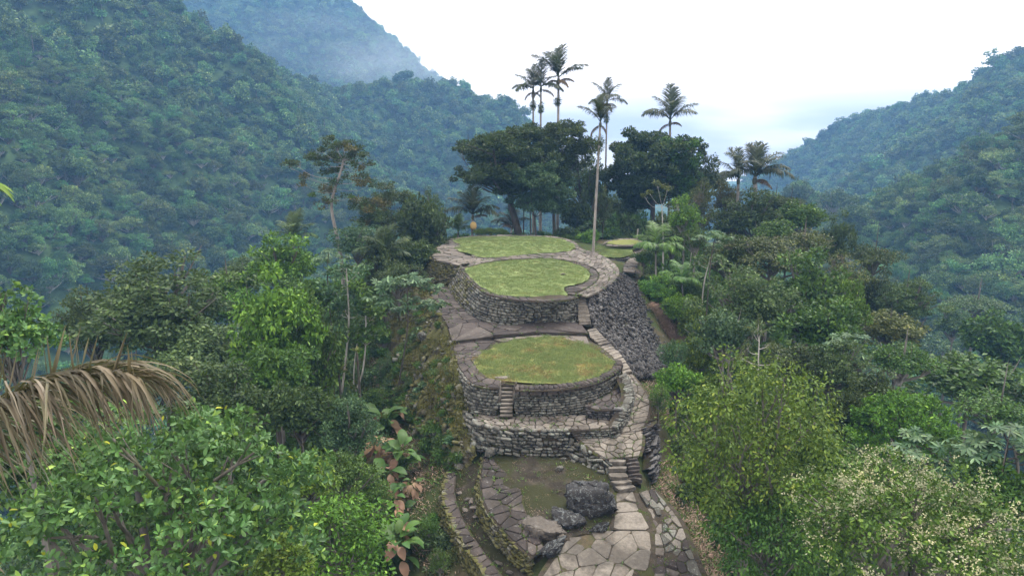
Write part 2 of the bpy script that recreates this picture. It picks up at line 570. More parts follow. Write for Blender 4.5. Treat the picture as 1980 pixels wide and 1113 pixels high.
# ------------------------------------------------------------ haze: one closed box of even air
zl, zh = float(GZ.min()) - 2, float(GZ.max()) + 16
hx0, hx1, hy0, hy1 = float(gx[0]) - 5, float(gx[-1]) + 5, float(gy[0]) - 5, float(gy[-1]) + 5
hv = [(x, y, z) for z in (zl, zh) for y in (hy0, hy1) for x in (hx0, hx1)]
hm, ht, hout = new_mat("haze")
pv = ht.add("ShaderNodeVolumePrincipled", Color=(.27, .56, 1.0, 1), Density=HAZE_DENSITY, Anisotropy=0.0)
ht.l.new(pv.outputs[0], hout.inputs["Volume"])
haze = obj("haze", mesh_py("haze", hv, [(0, 2, 3, 1), (4, 5, 7, 6), (0, 1, 5, 4), (2, 6, 7, 3), (0, 4, 6, 2), (1, 3, 7, 5)], hm), kind="stuff")


# mist hanging below the far peak, thinning out to nothing at its rim
V_, F_ = [], []
for i in range(13):
    for j in range(24):
        t_, p_ = math.pi * i / 12, 2 * math.pi * j / 24
        V_.append((math.sin(t_) * math.cos(p_), math.sin(t_) * math.sin(p_), math.cos(t_)))
for i in range(12):
    for j in range(24):
        F_.append((i * 24 + j, (i + 1) * 24 + j, (i + 1) * 24 + (j + 1) % 24, i * 24 + (j + 1) % 24))
mm, mt_, mo_ = new_mat("mist")
oc_ = mt_.add("ShaderNodeTexCoord").outputs["Object"]
rad_ = mt_.math('SUBTRACT', 1.0, mt_.vmath('LENGTH', oc_), True)
den_ = mt_.math('MULTIPLY', mt_.math('MULTIPLY', mt_.math('POWER', rad_, 1.3), mt_.step(mt_.noise(oc_, 2.6, 3), .3, .7)), .0055)
pv_ = mt_.add("ShaderNodeVolumePrincipled", Color=(.85, .93, 1.0, 1), Density=den_)
mt_.l.new(pv_.outputs[0], mo_.inputs["Volume"])
obj("mist", mesh_py("mist", V_, F_, mm, True), None, py_(680, 150, 850), None, (260, 160, 85), kind="stuff")

# ============================================================ stone building kit
def rough_block(seed, sub=2, spher=.38, jit=.10):
    r = np.random.default_rng(seed)
    g = np.linspace(-1, 1, sub + 1)
    V, idx, F = [], {}, []

    def vid(p):
        k = tuple(np.round(p, 4))
        if k not in idx:
            idx[k] = len(V); V.append(np.array(p, float))
        return idx[k]
    for ax in range(3):
        for sgn in (-1, 1):
            for i in range(sub):
                for j in range(sub):
                    c = []
                    for (a, b) in ((i, j), (i + 1, j), (i + 1, j + 1), (i, j + 1)):
                        p = [0, 0, 0]
                        p[ax] = sgn; p[(ax + 1) % 3] = g[a]; p[(ax + 2) % 3] = g[b]
                        c.append(vid(p))
                    F.append(c if sgn > 0 else c[::-1])
    V = np.array(V)
    n = V / np.linalg.norm(V, axis=1)[:, None]
    V = V * (1 - spher) + n * spher * 1.2
    V += r.normal(0, jit, V.shape)
    return V * .5, np.array(F)


BLOCKS = [rough_block(100 + k) for k in range(12)]
_block_mesh = {}


def block_mesh(k, mat):
    key = (k, mat.name)
    if key not in _block_mesh:
        V, F = BLOCKS[k]
        _block_mesh[key] = mesh_np("stone", V, F, None, mat)
    return _block_mesh[key]


def loft(top, bot, nu, nv, bulge=0.0, jit=0.0, seed=1):
    A, B = resample(top, nu), resample(bot, nu)
    t = np.linspace(0, 1, nv)[:, None, None]
    P = A[None] * (1 - t) + B[None] * t
    tang = np.gradient(P, axis=1); dn = np.gradient(P, axis=0)
    N = np.cross(tang, dn); N /= np.linalg.norm(N, axis=2)[..., None] + 1e-9
    if N[..., 1].mean() > 0 and abs(N[..., 1].mean()) > .2:
        N = -N
    u, v = np.meshgrid(np.linspace(0, np.linalg.norm(np.diff(A, axis=0), axis=1).sum(), nu), np.linspace(0, np.linalg.norm(A - B, axis=1).mean(), nv))
    off = bulge * np.sin(np.pi * t) + jit * fbm(u * .8, v * .8, seed, 3)[..., None]
    P = P + N * off
    ii = np.arange(nu * nv).reshape(nv, nu)
    Q = np.stack([ii[:-1, :-1], ii[:-1, 1:], ii[1:, 1:], ii[1:, :-1]], -1).reshape(-1, 4)
    return P, N, Q


def stone_wall(name, label, cat, top, bot, mat, core_mat, course=.17, length=.34, depth=.34, max_parts=300, skip=None, jit=.03, core_in=.12, seed=3, gap=.93, irregular=0.0, keep=1.0, flat_out=None, group=None, mat2=None, split=0.0):
    """dry-stone wall: every stone is laid; the largest 300 are single parts, the rest one joined part"""
    r = np.random.default_rng(seed)
    top, bot = smooth_line(top, 1), smooth_line(bot, 1)
    nu = 60
    A, B = resample(top, nu), resample(bot, nu)
    base = .5 * (A + B)
    L = np.linalg.norm(np.diff(base, axis=0), axis=1).sum()
    hgt = np.linalg.norm(A - B, axis=1)
    P, N, Qd = loft(top, bot, nu, 8)
    root = empty(name, B[nu // 2], label, cat, group)
    inv = Matrix.Translation(-root.location)
    core = P - N * core_in
    # the core is closed over the top and carried down behind
    back = core - N * .5
    Vc = np.concatenate([core.reshape(-1, 3), back[0].reshape(-1, 3)]) - np.array(root.location)
    k0 = nu * 8
    capq = [(i, i + 1, k0 + i + 1, k0 + i) for i in range(nu - 1)]
    obj("core", mesh_np("core", Vc, np.concatenate([Qd, np.array(capq)]), None, core_mat), root)
    hm = hgt.mean()
    items = []
    v = 0.0
    while v < hm - .03:
        ch = course * r.uniform(.65, 1.4)
        u = r.uniform(-.3, .1) * length
        while u < L:
            ln = length * r.lognormal(0, .35)
            uc, vc = (u + ln / 2) / L, (v + ch / 2) / hm
            u += ln
            if uc < 0 or uc > 1 or vc > 1.02 or r.random() > keep:
                continue
            if skip and skip[0] < uc < skip[1]:
                continue
            f = uc * (nu - 1); i = min(int(f), nu - 2); f -= i
            a = A[i] * (1 - f) + A[i + 1] * f
            b = B[i] * (1 - f) + B[i + 1] * f
            p = b + (a - b) * min(vc, 1)
            n = N[4, i]
            tg = A[i + 1] - A[i]; tg = tg / (np.linalg.norm(tg) + 1e-9)
            up = (a - b) / (np.linalg.norm(a - b) + 1e-9)
            rot = r.normal(0, irregular) if irregular else r.normal(0, .03)
            c, s = math.cos(rot), math.sin(rot)
            tg, up = tg * c + up * s, up * c - tg * s
            out = r.normal(0, jit)
            dsc = depth * r.uniform(.8, 1.2)
            p = p + n * (out - dsc * .30)
            sx, sz = ln * gap * r.uniform(.9, 1.05), ch * gap * r.uniform(.9, 1.08) * hgt[i] / hm
            Mx = np.eye(4)
            Mx[:3, 0] = tg * sx; Mx[:3, 1] = -n * dsc; Mx[:3, 2] = up * sz; Mx[:3, 3] = p - np.array(root.location)
            items.append((sx * sz * px_per_m(p) ** 2, Mx, int(r.integers(0, len(BLOCKS))), mat2 if mat2 and uc + r.normal(0, .05) < split else mat))
        v += ch
    items.sort(key=lambda t: -t[0])
    for _, Mx, k, mt in items[:max_parts]:
        o = obj("stone", block_mesh(k, mt), root)
        o.matrix_local = Matrix(Mx.tolist())
    rest = items[max_parts:]
    if rest:
        g = Geo()
        for _, Mx, k, mt in rest:
            V, F = BLOCKS[k]
            g.add(V @ Mx[:3, :3].T + Mx[:3, 3], F)
        obj("small_stones", g.mesh("small_stones", mat), root, kind="stuff")
    return root


def voronoi_rect(W, Hh, pts):
    """Voronoi cells clipped to [0,W]x[0,Hh]"""
    cells = []
    for i, p in enumerate(pts):
        poly = [np.array(c, float) for c in ((0, 0), (W, 0), (W, Hh), (0, Hh))]
        d = np.hypot(pts[:, 0] - p[0], pts[:, 1] - p[1])
        for j in np.argsort(d)[1:18]:
            q = pts[j]; mid = (p + q) / 2; nrm = q - p
            out = []
            for a in range(len(poly)):
                A, B = poly[a], poly[(a + 1) % len(poly)]
                da, db = (A - mid) @ nrm, (B - mid) @ nrm
                if da <= 0:
                    out.append(A)
                if da * db < 0:
                    out.append(A + (B - A) * (da / (da - db)))
            poly = out
            if len(poly) < 3:
                break
        if len(poly) >= 3:
            cells.append(np.array(poly))
    return cells


def slab_mesh(poly, thick, mat, r, joint=.03, crown=.012):
    """flagstone from a plan outline (n,3): worn rim, uneven top"""
    c = poly.mean(0)
    q = []
    n = len(poly)
    for i in range(n):                                  # corners knocked off
        a, b = poly[i], poly[(i + 1) % n]
        q += [a * .88 + b * .12, a * .12 + b * .88]
    q = np.array(q)
    d = q - c
    ln = np.linalg.norm(d[:, :2], axis=1)[:, None] + 1e-6
    q = c + d * np.clip((ln - joint * r.uniform(.7, 1.6, (len(q), 1))) / ln, .3, 1)
    m = len(q)
    tilt = r.normal(0, .02, 2)
    tz = (q - c)[:, :2] @ tilt + r.normal(0, .004, m)
    ring1 = q.copy(); ring1[:, 2] += tz - .018
    ring0 = c + (q - c) * .90; ring0[:, 2] = q[:, 2] * .9 + c[2] * .1 + tz
    ring2 = c + (q - c) * .98; ring2[:, 2] = q[:, 2] - thick
    top = c + np.array([0, 0, crown])
    V = np.concatenate([ring0, ring1, ring2, top[None]])
    F = []
    for i in range(m):
        j = (i + 1) % m
        F.append((3 * m, i, j))
        F.append((i, m + i, m + j, j))
        F.append((m + i, 2 * m + i, 2 * m + j, m + j))
    return V, F


JOINTS = []


def paving(name, Lp, Rp, cell, mat, seed=1, thick=.14, joint=.03, aspect=1.0, jz=.012, kind="structure", label=None, cat=None, bed=True, piece="flagstone", skirt=.05, drop=.07, mats=None, smooth=1, group=None, filler=0.0):
    r = np.random.default_rng(seed)
    Lp, Rp = smooth_line(Lp, smooth), smooth_line(Rp, smooth)
    nu = 40
    A, B = resample(Lp, nu), resample(Rp, nu)
    L = .5 * (np.linalg.norm(np.diff(A, axis=0), axis=1).sum() + np.linalg.norm(np.diff(B, axis=0), axis=1).sum())
    W = np.linalg.norm(A - B, axis=1).mean()
    cu, cv = cell * aspect, cell / aspect
    n1, n2 = max(1, round(L / cu)), max(1, round(W / cv))
    pts = []
    for i in range(n1):
        for j in range(n2):
            if n2 > 1 and r.random() < .13:
                continue
            pts.append(((i + .5 + r.uniform(-.42, .42) + (.25 if j % 2 else -.25)) * L / n1, (j + .5 + r.uniform(-.4, .4)) * W / n2))
    for _ in range(int(len(pts) * filler)):
        pts.append((r.uniform(0, L), r.uniform(0, W)))
    pts = np.array(pts)
    pts[:, 0] = np.clip(pts[:, 0], .02, L - .02)
    cells = voronoi_rect(L, W, pts)

    def mp(uv):
        f = np.clip(uv[:, 0] / L, 0, 1) * (nu - 1)
        i = np.minimum(f.astype(int), nu - 2); f = (f - i)[:, None]
        a = A[i] * (1 - f) + A[i + 1] * f
        b = B[i] * (1 - f) + B[i + 1] * f
        t = (uv[:, 1] / W)[:, None]
        return a * (1 - t) + b * t
    if bed:
        E = (B - A); E /= np.linalg.norm(E, axis=1)[:, None]
        Pm = np.stack([A - E * skirt - [0, 0, .06], A - E * .06, A * .66 + B * .34, A * .34 + B * .66, B + E * .06, B + E * skirt - [0, 0, .06]])
        Pm[..., 2] -= drop
        ii = np.arange(6 * nu).reshape(6, nu)
        Qb = np.stack([ii[:-1, :-1], ii[:-1, 1:], ii[1:, 1:], ii[1:, :-1]], -1).reshape(-1, 4)
        root = obj(name, mesh_np(name, Pm.reshape(-1, 3), Qb, None, M['joint_soil']), kind=kind, label=label, category=cat, group=group)
    else:
        root = obj(name, None, kind=kind, label=label, category=cat, group=group)
    for c in cells:
        if len(c) < 3:
            continue
        p = mp(c)
        p[:, 2] += r.normal(0, jz)
        if np.linalg.norm(np.ptp(p, axis=0)[:2]) < .08:
            continue
        JOINTS.append(p[r.integers(0, len(p), 2)] + [0, 0, -.03])
        V, F = slab_mesh(p, thick, mat, r, joint)
        m = mat if not mats else mats[int(r.integers(0, len(mats)))]
        obj(piece, mesh_py(piece, V, F, m), root)
    return root


def stairs(name, label, Lp, Rp, n, mat, seed=1, thick=.16, over=.35, cat="staircase", jit=.05, group=None):
    """n stone treads between two edge lines that run down the flight"""
    r = np.random.default_rng(seed)
    A, B = resample(Lp, n + 1), resample(Rp, n + 1)
    root = empty(name, .5 * (A[-1] + B[-1]), label, cat, group)
    o0 = np.array(root.location)
    for i in range(n):
        a0, a1, b0, b1 = A[i], A[i + 1], B[i], B[i + 1]
        ex = over
        poly = np.array([a0 - (a1 - a0) * ex, b0 - (b1 - b0) * ex, b1, .5 * (a1 + b1), a1])
        z = .5 * (a0[2] + b0[2]) if i else a0[2]
        poly[:, 2] = z + r.normal(0, .01)
        poly[:, :2] += r.normal(0, jit * .5, (5, 2))
        V, F = slab_mesh(poly - o0, thick, mat, r, .008, .006)
        obj("step", mesh_py("step", V, F, mat), root)
    # rubble body carrying the treads
    Vb = np.concatenate([A, B]) - o0
    Vb[:, 2] -= thick * .9
    m = n + 1
    low = Vb.copy(); low[:, 2] -= .6
    V = np.concatenate([Vb, low])
    Qs = []
    for i in range(n):
        Qs += [(i, i + 1, m + i + 1, m + i), (i, i + 1, 2 * m + i + 1, 2 * m + i), (m + i, m + i + 1, 3 * m + i + 1, 3 * m + i)]
    Qs += [(n, m + n, 3 * m + n, 2 * m + n)]
    obj("stair_body", mesh_np("stair_body", V, Qs, None, M['joint_soil']), root)
    return root


def sheet(name, outline, z, mat, step=.35, amp=.03, seed=2, zfun=None, kind="structure"):
    """ground sheet inside a plan outline, gently uneven"""
    P = smooth_line(np.vstack([outline, outline[:1]]), 2)[:-1]
    P = resample(np.vstack([P, P[:1]]), max(24, int(np.linalg.norm(np.diff(P, axis=0), axis=1).sum() / step)))[:-1]
    lo, hi = P[:, :2].min(0), P[:, :2].max(0)
    gxx, gyy = np.meshgrid(np.arange(lo[0], hi[0], step), np.arange(lo[1], hi[1], step))
    pts = np.stack([gxx.ravel(), gyy.ravel()], 1)
    pts = pts[inside(pts, P[:, :2])]
    allp = np.concatenate([P[:, :2], pts])
    n = len(P)
    v, e, f, *_ = delaunay_2d_cdt([Vector(p) for p in allp.tolist()], [], [list(range(n))], 1, 1e-5)
    V = np.array([(p[0], p[1], 0) for p in v])
    if zfun is None:
        zi = np.full(len(V), z)
    else:
        zi = zfun(V[:, 0], V[:, 1])
    V[:, 2] = zi + amp * fbm(V[:, 0] * .7, V[:, 1] * .7, seed, 3)
    return obj(name, mesh_py(name, V, f, mat, True), kind=kind), P


def inside(pts, poly):
    x, y = pts[:, 0], pts[:, 1]
    r = np.zeros(len(pts), bool)
    j = len(poly) - 1
    for i in range(len(poly)):
        xi, yi, xj, yj = *poly[i, :2], *poly[j, :2]
        c = ((yi > y) != (yj > y)) & (x < (xj - xi) * (y - yi) / (yj - yi + 1e-12) + xi)
        r ^= c
        j = i
    return r


# ============================================================ the terraces
zA, zB, zS, zC, zW, zL = 7.62, 7.42, 5.52, 5.25, 4.30, 3.60

lawnA = PLz(zA, (875, 465), (892, 459), (956, 456), (1037, 457), (1079, 460), (1104, 468), (1114, 474.5), (1111, 480.5), (1090, 486), (1028, 490), (978, 494.6), (939, 498), (925, 496), (911, 490), (889, 486), (883, 482), (891, 477), (892, 472), (882, 469))
lawnB = PLz(zB, (899, 519), (917, 511), (945, 505), (1006, 500), (1051, 499), (1081, 501), (1109, 508), (1131, 518), (1141, 529), (1140, 537), (1129, 546), (1109, 551), (1092, 553), (1089, 559), (1095, 566.5), (1101, 572), (1040, 575), (995, 573.5), (956, 568), (936.5, 557), (922.6, 550), (911, 537), (900, 526))
lawnC = PLz(zC, (915, 697), (930, 683), (955, 669), (985, 659), (1020, 652), (1060, 650), (1095, 654), (1125, 662), (1152, 676), (1176, 690), (1187, 703), (1182, 714), (1160, 727), (1115, 740), (1060, 743.5), (1008, 740), (970, 735), (940, 729), (922, 713))


def lawn_mat(name, stops, bald, bald_amt):
    m, t, out = new_mat(name)
    pos = t.add("ShaderNodeNewGeometry").outputs["Position"]
    n1 = t.noise(pos, .55, 5, .6, .3)
    n2 = t.noise(pos, 5.5, 5, .75)
    c = t.ramp(t.math('ADD', t.math('MULTIPLY', n1, .6), t.math('MULTIPLY', n2, .4)), stops)
    n3 = t.noise(pos, .9, 5, .7, .6)
    c = t.mix(t.math('MULTIPLY', t.step(t.math('ADD', t.math('MULTIPLY', n3, .6), t.math('MULTIPLY', n2, .4)), .62 - bald_amt * .2, .80 - bald_amt * .2), .8), c, bald)
    bs = t.add("ShaderNodeBsdfPrincipled", Base_Color=c, Roughness=.95)
    bs.inputs["Specular IOR Level"].default_value = .1
    bp = t.add("ShaderNodeBump", Strength=.7, Distance=.06, Height=n2)
    t.l.new(bp.outputs[0], bs.inputs["Normal"])
    t.l.new(bs.outputs[0], out.inputs[0])
    return m


M['lawn'] = lawn_mat('lawn', [(.32, (.115, .16, .055)), (.5, (.165, .215, .08)), (.68, (.21, .255, .11))], (.25, .235, .11), .1)
M['lawn_dry'] = lawn_mat('lawn_dry', [(.32, (.10, .13, .036)), (.5, (.155, .175, .055)), (.68, (.22, .21, .085))], (.24, .17, .085), .45)

sA, bA = sheet("upper_terrace_lawn", lawnA, zA, M['lawn'], .5, .10)
sB, bB = sheet("middle_terrace_lawn", lawnB, zB, M['lawn'], .5, .10)
sC, bC = sheet("lower_terrace_lawn", lawnC, zC, M['lawn_dry'], .4, .10)

# earth fill under the paved rims
fillAB = PLz(7.30, (868, 463), (850, 474), (836, 488), (832, 498), (851, 506), (886, 513), (893, 528), (912, 546), (936, 568), (973, 576), (1040, 583), (1104, 578), (1134, 573), (1150, 569), (1175, 554), (1194, 538), (1198, 524), (1186, 506), (1165, 493), (1120, 478), (1112, 465), (1080, 457), (1000, 454), (900, 456))
sheet("terrace_earth", fillAB, 7.30, M['joint_soil'], .8, .02)
fillC = PLz(5.10, (866, 632), (922, 614), (1017, 620), (1130, 622), (1136, 640), (1160, 670), (1192, 699), (1194, 708), (1186, 721), (1156, 738), (1115, 747), (1060, 753), (997, 753), (990, 742), (972, 742), (965, 749), (941, 749), (911, 742), (888, 712), (878, 690), (874, 658))
sheet("terrace_earth", fillC, 5.16, M['joint_soil'], .6, .02)

# paved rims and walks
paving("paved_walk", PLz(zA - .06, (872, 461), (851, 474), (838, 486), (833, 498), (851, 505), (886, 512)), PLz(zA - .06, (884, 467), (893, 473), (884, 482), (893, 489), (912, 494), (922, 504)), .95, M['slab_mid'], 11)
paving("paved_walk", PLz(zA - .08, (912, 492), (940, 499), (978, 495), (1028, 491), (1090, 487), (1112, 481.5), (1122, 478)), PLz(zA - .08, (905, 515), (945, 504), (1006, 499), (1051, 498), (1081, 500), (1104, 504), (1128, 508)), .8, M['slab_mid'], 12)
paving("paved_walk", PLz(zA - .12, (1118, 479), (1145, 486), (1166, 493), (1185, 505), (1197, 518), (1198, 529), (1192, 539), (1173, 554), (1148, 568), (1134, 573)), PLz(zA - .12, (1100, 503), (1120, 508), (1138, 513), (1153, 520), (1160, 530), (1156, 541), (1149, 549), (1138, 556), (1126, 563), (1114, 568)), .85, M['slab_mid'], 13)
paving("paved_rim", PLz(zB + .02, (1104, 507), (1131, 517), (1143, 528), (1142, 538), (1131, 547), (1110, 552), (1093, 554), (1092, 560), (1099, 567)), PLz(zB + .04, (1112, 506), (1140, 514), (1158, 527), (1156, 540), (1144, 551), (1126, 561), (1112, 563), (1112, 565), (1113, 569)), .55, M['slab_dark'], 14)
paving("paved_rim", PLz(zB + .02, (887, 512), (895, 527), (911, 545), (931, 561), (938, 567), (973, 576), (1040, 583), (1104, 578), (1114, 572)), PLz(zB + .02, (900, 517), (901, 526), (912, 537), (924, 550), (938, 557), (957, 568), (996, 573), (1040, 575), (1102, 571)), .5, M['slab_dark'], 15, aspect=1.25)
paving("paved_rim", PLz(zA, (868, 462), (900, 456), (956, 453.4), (1037, 454), (1082, 457), (1110, 466), (1120, 474), (1118, 481)), PLz(zA, (876, 464), (900, 458.5), (956, 456.3), (1037, 457.2), (1078, 460), (1103, 468), (1112, 475), (1110, 480)), .6, M['slab_mid'], 16)

# walkway at the foot of the middle terrace, dark slabs, step down to the lower lawn
paving("stone_walkway", PLz(zS, (826, 546), (836, 580), (856, 614), (867, 634)), PLz(zS, (868, 556), (886, 586), (912, 610), (935, 622)), .75, M['slab_dark'], 17)
paving("slab_platform", PLz(zS, (866, 632), (923, 617), (956, 626), (978, 629), (1017, 624), (1051, 621), (1081, 622), (1122, 625)), PLz(zS, (874, 658), (917, 653), (953, 648.7), (995, 644.5), (1042, 640), (1090, 641.5), (1138, 643)), 1.25, M['slab_dark'], 18, thick=.34, joint=.02, skirt=.02)
paving("paved_rim", PLz(zC + .02, (874, 660), (879, 692), (890, 714), (911, 741), (941, 748), (966, 748)), PLz(zC + .02, (958, 657), (921, 690), (921, 706), (931, 722), (948, 731), (968, 734)), .7, M['slab_dark'], 19)
paving("paved_rim", PLz(zC + .03, (995, 752), (1060, 753), (1115, 747), (1156, 738), (1187, 721), (1197, 709), (1194, 699), (1166, 675)), PLz(zC + .03, (996, 741), (1060, 743), (1115, 739), (1156, 729), (1180, 716), (1188, 707), (1185, 700), (1158, 679)), .5, M['slab_dark'], 20, thick=.3, jz=.03)
paving("paved_rim", PLz(zC + .01, (950, 655), (995, 648), (1042, 644), (1090, 645), (1134, 648)), PLz(zC + .01, (975, 661), (1010, 653), (1045, 650), (1090, 653), (1142, 670)), .6, M['slab_mid'], 21)
# ============================================================ walls and stairs
stone_wall("retaining_wall", "curved grey dry-stone wall below the middle grass terrace, pale lichen on its stones", "wall",
           PLz(zB - .05, (889, 514), (896, 528), (911, 545), (931, 562), (938, 568), (973, 576.5), (1040, 583.5), (1104, 578.5), (1116, 570)),
           PLz(zS - .1, (866, 556), (884, 588), (906, 609), (923, 618), (956, 628), (978, 631), (1017, 626), (1051, 623), (1081, 624), (1122, 627)),
           M['wall_stone'], M['joint_soil'], .19, .36, seed=31, irregular=.12, jit=.05, mat2=M['mossy_stone'], split=.42)
stone_wall("retaining_wall", "rough dark wall under the outermost left corner of the paved upper walk", "wall",
           PLz(zA - .15, (862, 466), (846, 478), (836, 489), (832, 499), (850, 506), (888, 514)),
           PL((818, 505, 5.2), (812, 520, 5.0), (815, 535, 5.1), (826, 547, 5.3), (845, 551, 5.4), (868, 556, 5.42)),
           M['mossy_stone'], M['joint_soil'], .2, .34, seed=32, irregular=.3, jit=.07)
# lower terrace wall, left and right of its little stair
tl = PLz(zC - .05, (884, 706), (896, 726), (911, 742), (941, 749), (964, 749))
tr = PLz(zC - .12, (995, 753), (1060, 754), (1115, 748), (1156, 739), (1187, 722), (1197, 710), (1195, 700))


def batter(top, z, out):
    """foot line of a wall: pushed outwards by `out`, lowered to z"""
    T = np.asarray(top, float).copy()
    t = np.gradient(T, axis=0); t /= np.linalg.norm(t, axis=1)[:, None]
    n = np.stack([t[:, 1], -t[:, 0], 0 * t[:, 0]], 1)
    B = T + n * out
    B[:, 2] = z
    return B


stone_wall("retaining_wall", "short dry-stone wall left of the little stair below the lowest lawn", "wall", tl, batter(tl, zL - .15, .3), M['wall_stone'], M['joint_soil'], .15, .30, seed=33, jit=.05, irregular=.1)
stone_wall("retaining_wall", "curved dry-stone wall right of the little stair below the lowest lawn", "wall", tr, batter(tr, zL - .15, .2), M['wall_stone'], M['joint_soil'], .15, .32, seed=34, jit=.04, irregular=.08)
ck = resample(smooth_line(tr, 1), 34)
caps = empty("coping_row", ck[len(ck) // 2], "row of chunky brown rim stones along the edge of the lowest lawn", "coping")
for k in range(len(ck) - 1):
    p = .5 * (ck[k] + ck[k + 1]); d = ck[k + 1] - ck[k]
    o = obj("coping_stone", block_mesh(k % 12, M['slab_dark']), caps, p + np.array([0, .06, .05]) - np.array(caps.location), (0, 0, math.atan2(d[1], d[0]) + random.uniform(-.12, .12)),
            (np.linalg.norm(d) * random.uniform(.85, 1.1), random.uniform(.4, .55), random.uniform(.24, .38)))
stairs("stone_staircase", "narrow straight stair of ten grey stone treads set in the lowest terrace wall", PL((968, 733, 5.26), (966, 808, 3.66)), PL((996, 733, 5.26), (990, 808, 3.66)), 10, M['slab_light'], 41, thick=.09, over=.25)
for pts, lab in (((PL((965, 743, 5.3), (966, 778, 4.3))), "thin upright stone edging left of the little stair"), ((PL((996, 744, 5.28), (994, 776, 4.3))), "thin upright stone edging right of the little stair")):
    P = resample(pts, 5)
    e = empty("stair_edging", P[-1], lab, "stone edging")
    for k in range(4):
        obj("edging_stone", block_mesh(k + 3, M['slab_mid']), e, .5 * (P[k] + P[k + 1]) - P[-1], (random.uniform(-.15, .15), .25, 0), (.13, .34, .62))

# ledge below the lowest terrace, wedge platform, and walls under them
ledge_back = PLz(zL, (915, 797), (955, 803), (1040, 804), (1102, 802), (1150, 800), (1194, 803))
ledge_front = PLz(zL, (924, 820), (955, 827), (1040, 831), (1100, 830), (1150, 828), (1190, 826))
paving("stone_ledge", ledge_back, ledge_front, .42, M['slab_light'], 22, mats=[M['slab_mid'], M['slab_light'], M['slab_mid']])
lt = PLz(zL - .03, (896, 795), (918, 817), (950, 827), (985, 830), (1060, 832.5), (1099, 831))
lb = batter(lt, 2.2, .35)
lb[:2] += [[-.35, .2, -.2], [-.3, 0, -.1]]
stone_wall("retaining_wall", "lowest dry-stone wall standing over the bare earth court, with dark niches", "wall", lt, lb, M['wall_stone'], M['joint_soil'], .17, .34, seed=35, jit=.08, irregular=.15, keep=.93)
rt = PLz(zL - .03, (1124, 829), (1150, 829), (1189, 828))
stone_wall("retaining_wall", "low stone wall beside the four small steps at the end of the ledge", "wall", rt, batter(rt, 2.95, .06), M['wall_stone'], M['joint_soil'], .13, .26, seed=36)
stairs("stone_staircase", "four small tan steps from the ledge down to the flagged path", PL((1099, 829, 3.6), (1117, 850, 3.02)), PL((1122, 828, 3.6), (1138, 845, 3.05)), 4, M['slab_mid'], 42, thick=.1)
wedge_l = PLz(zW, (1133, 784), (1175, 762), (1210, 741))
wedge_r = PLz(zW, (1150, 790), (1194, 789), (1206, 768))
paving("wedge_platform", wedge_l, wedge_r, .6, M['slab_dark'], 23, thick=.2)
wt_ = PLz(zW - .05, (1134, 785), (1160, 789), (1196, 790))
stone_wall("retaining_wall", "low dark wall under the wedge-shaped platform beside the ledge", "wall", wt_, batter(wt_, zL - .05, .08), M['dark_stone'], M['joint_soil'], .14, .28, seed=37)
ot = PL((1208, 722, 5.1), (1218, 741, 4.95), (1222, 765, 4.6), (1211, 795, 4.2), (1198, 815, 3.8), (1190, 827, 3.62))
ob = PL((1212, 731, 4.75), (1223, 752, 4.5), (1226, 779, 4.1), (1214, 811, 3.6), (1201, 834, 3.2), (1192, 846, 3.02))
stone_wall("parapet_wall", "pale low parapet between the winding path and the lowest terrace", "wall", ot, ob, M['wall_stone'], M['joint_soil'], .13, .28, depth=.45, seed=38, irregular=.2)

# big flank wall on the right
ft = PL((1199, 527, 7.35), (1194, 541, 7.4), (1174, 556, 7.4), (1150, 570, 7.35), (1138, 580, 7.0), (1143, 606, 6.2), (1154, 632, 5.4), (1184, 664, 5.0), (1209, 692, 4.75), (1222, 719, 4.6))
fb = PL((1222, 543, 6.2), (1240, 560, 5.6), (1253, 590, 4.4), (1270, 616, 3.2), (1290, 655, 1.4), (1296, 690, 1.7), (1290, 712, 2.6), (1270, 722, 3.5), (1245, 725, 4.2), (1226, 727, 4.6))
big = stone_wall("flank_wall", "tall battered wall of dark grey rubble on the right flank beside the long stair", "wall", ft, fb, M['dark_stone'], M['joint_soil'],   .135, .21, depth=.24, seed=39, irregular=1.6, jit=.09, core_in=.08, gap=.95)
stairs("stone_staircase", "long narrow stair of tan treads climbing beside the middle terrace wall", PL((1112, 567, 7.35), (1117, 590, 6.7), (1119, 628, 5.55)), PL((1130, 567, 7.4), (1136, 590, 6.7), (1144, 628, 5.55)), 17, M['slab_light'], 43, thick=.10, over=.4)
stairs("stone_staircase", "broad worn treads turning down past the corner of the lowest lawn", PL((1136, 638, 5.5), (1142, 652, 5.4), (1160, 668, 5.15)), PL((1152, 634, 5.5), (1168, 650, 5.4), (1180, 664, 5.15)), 7, M['slab_light'], 44, thick=.10, over=.3)
stairs("stone_staircase", "small pale stepping treads curving along the right rim of the lowest lawn", PL((1160, 669, 5.18), (1180, 685, 5.12), (1194, 702, 5.04), (1203, 722, 4.9)), PL((1180, 663, 5.18), (1197, 680, 5.12), (1210, 697, 5.04), (1222, 717, 4.9)), 11, M['slab_light'], 45, thick=.12, over=-.05, jit=.06)

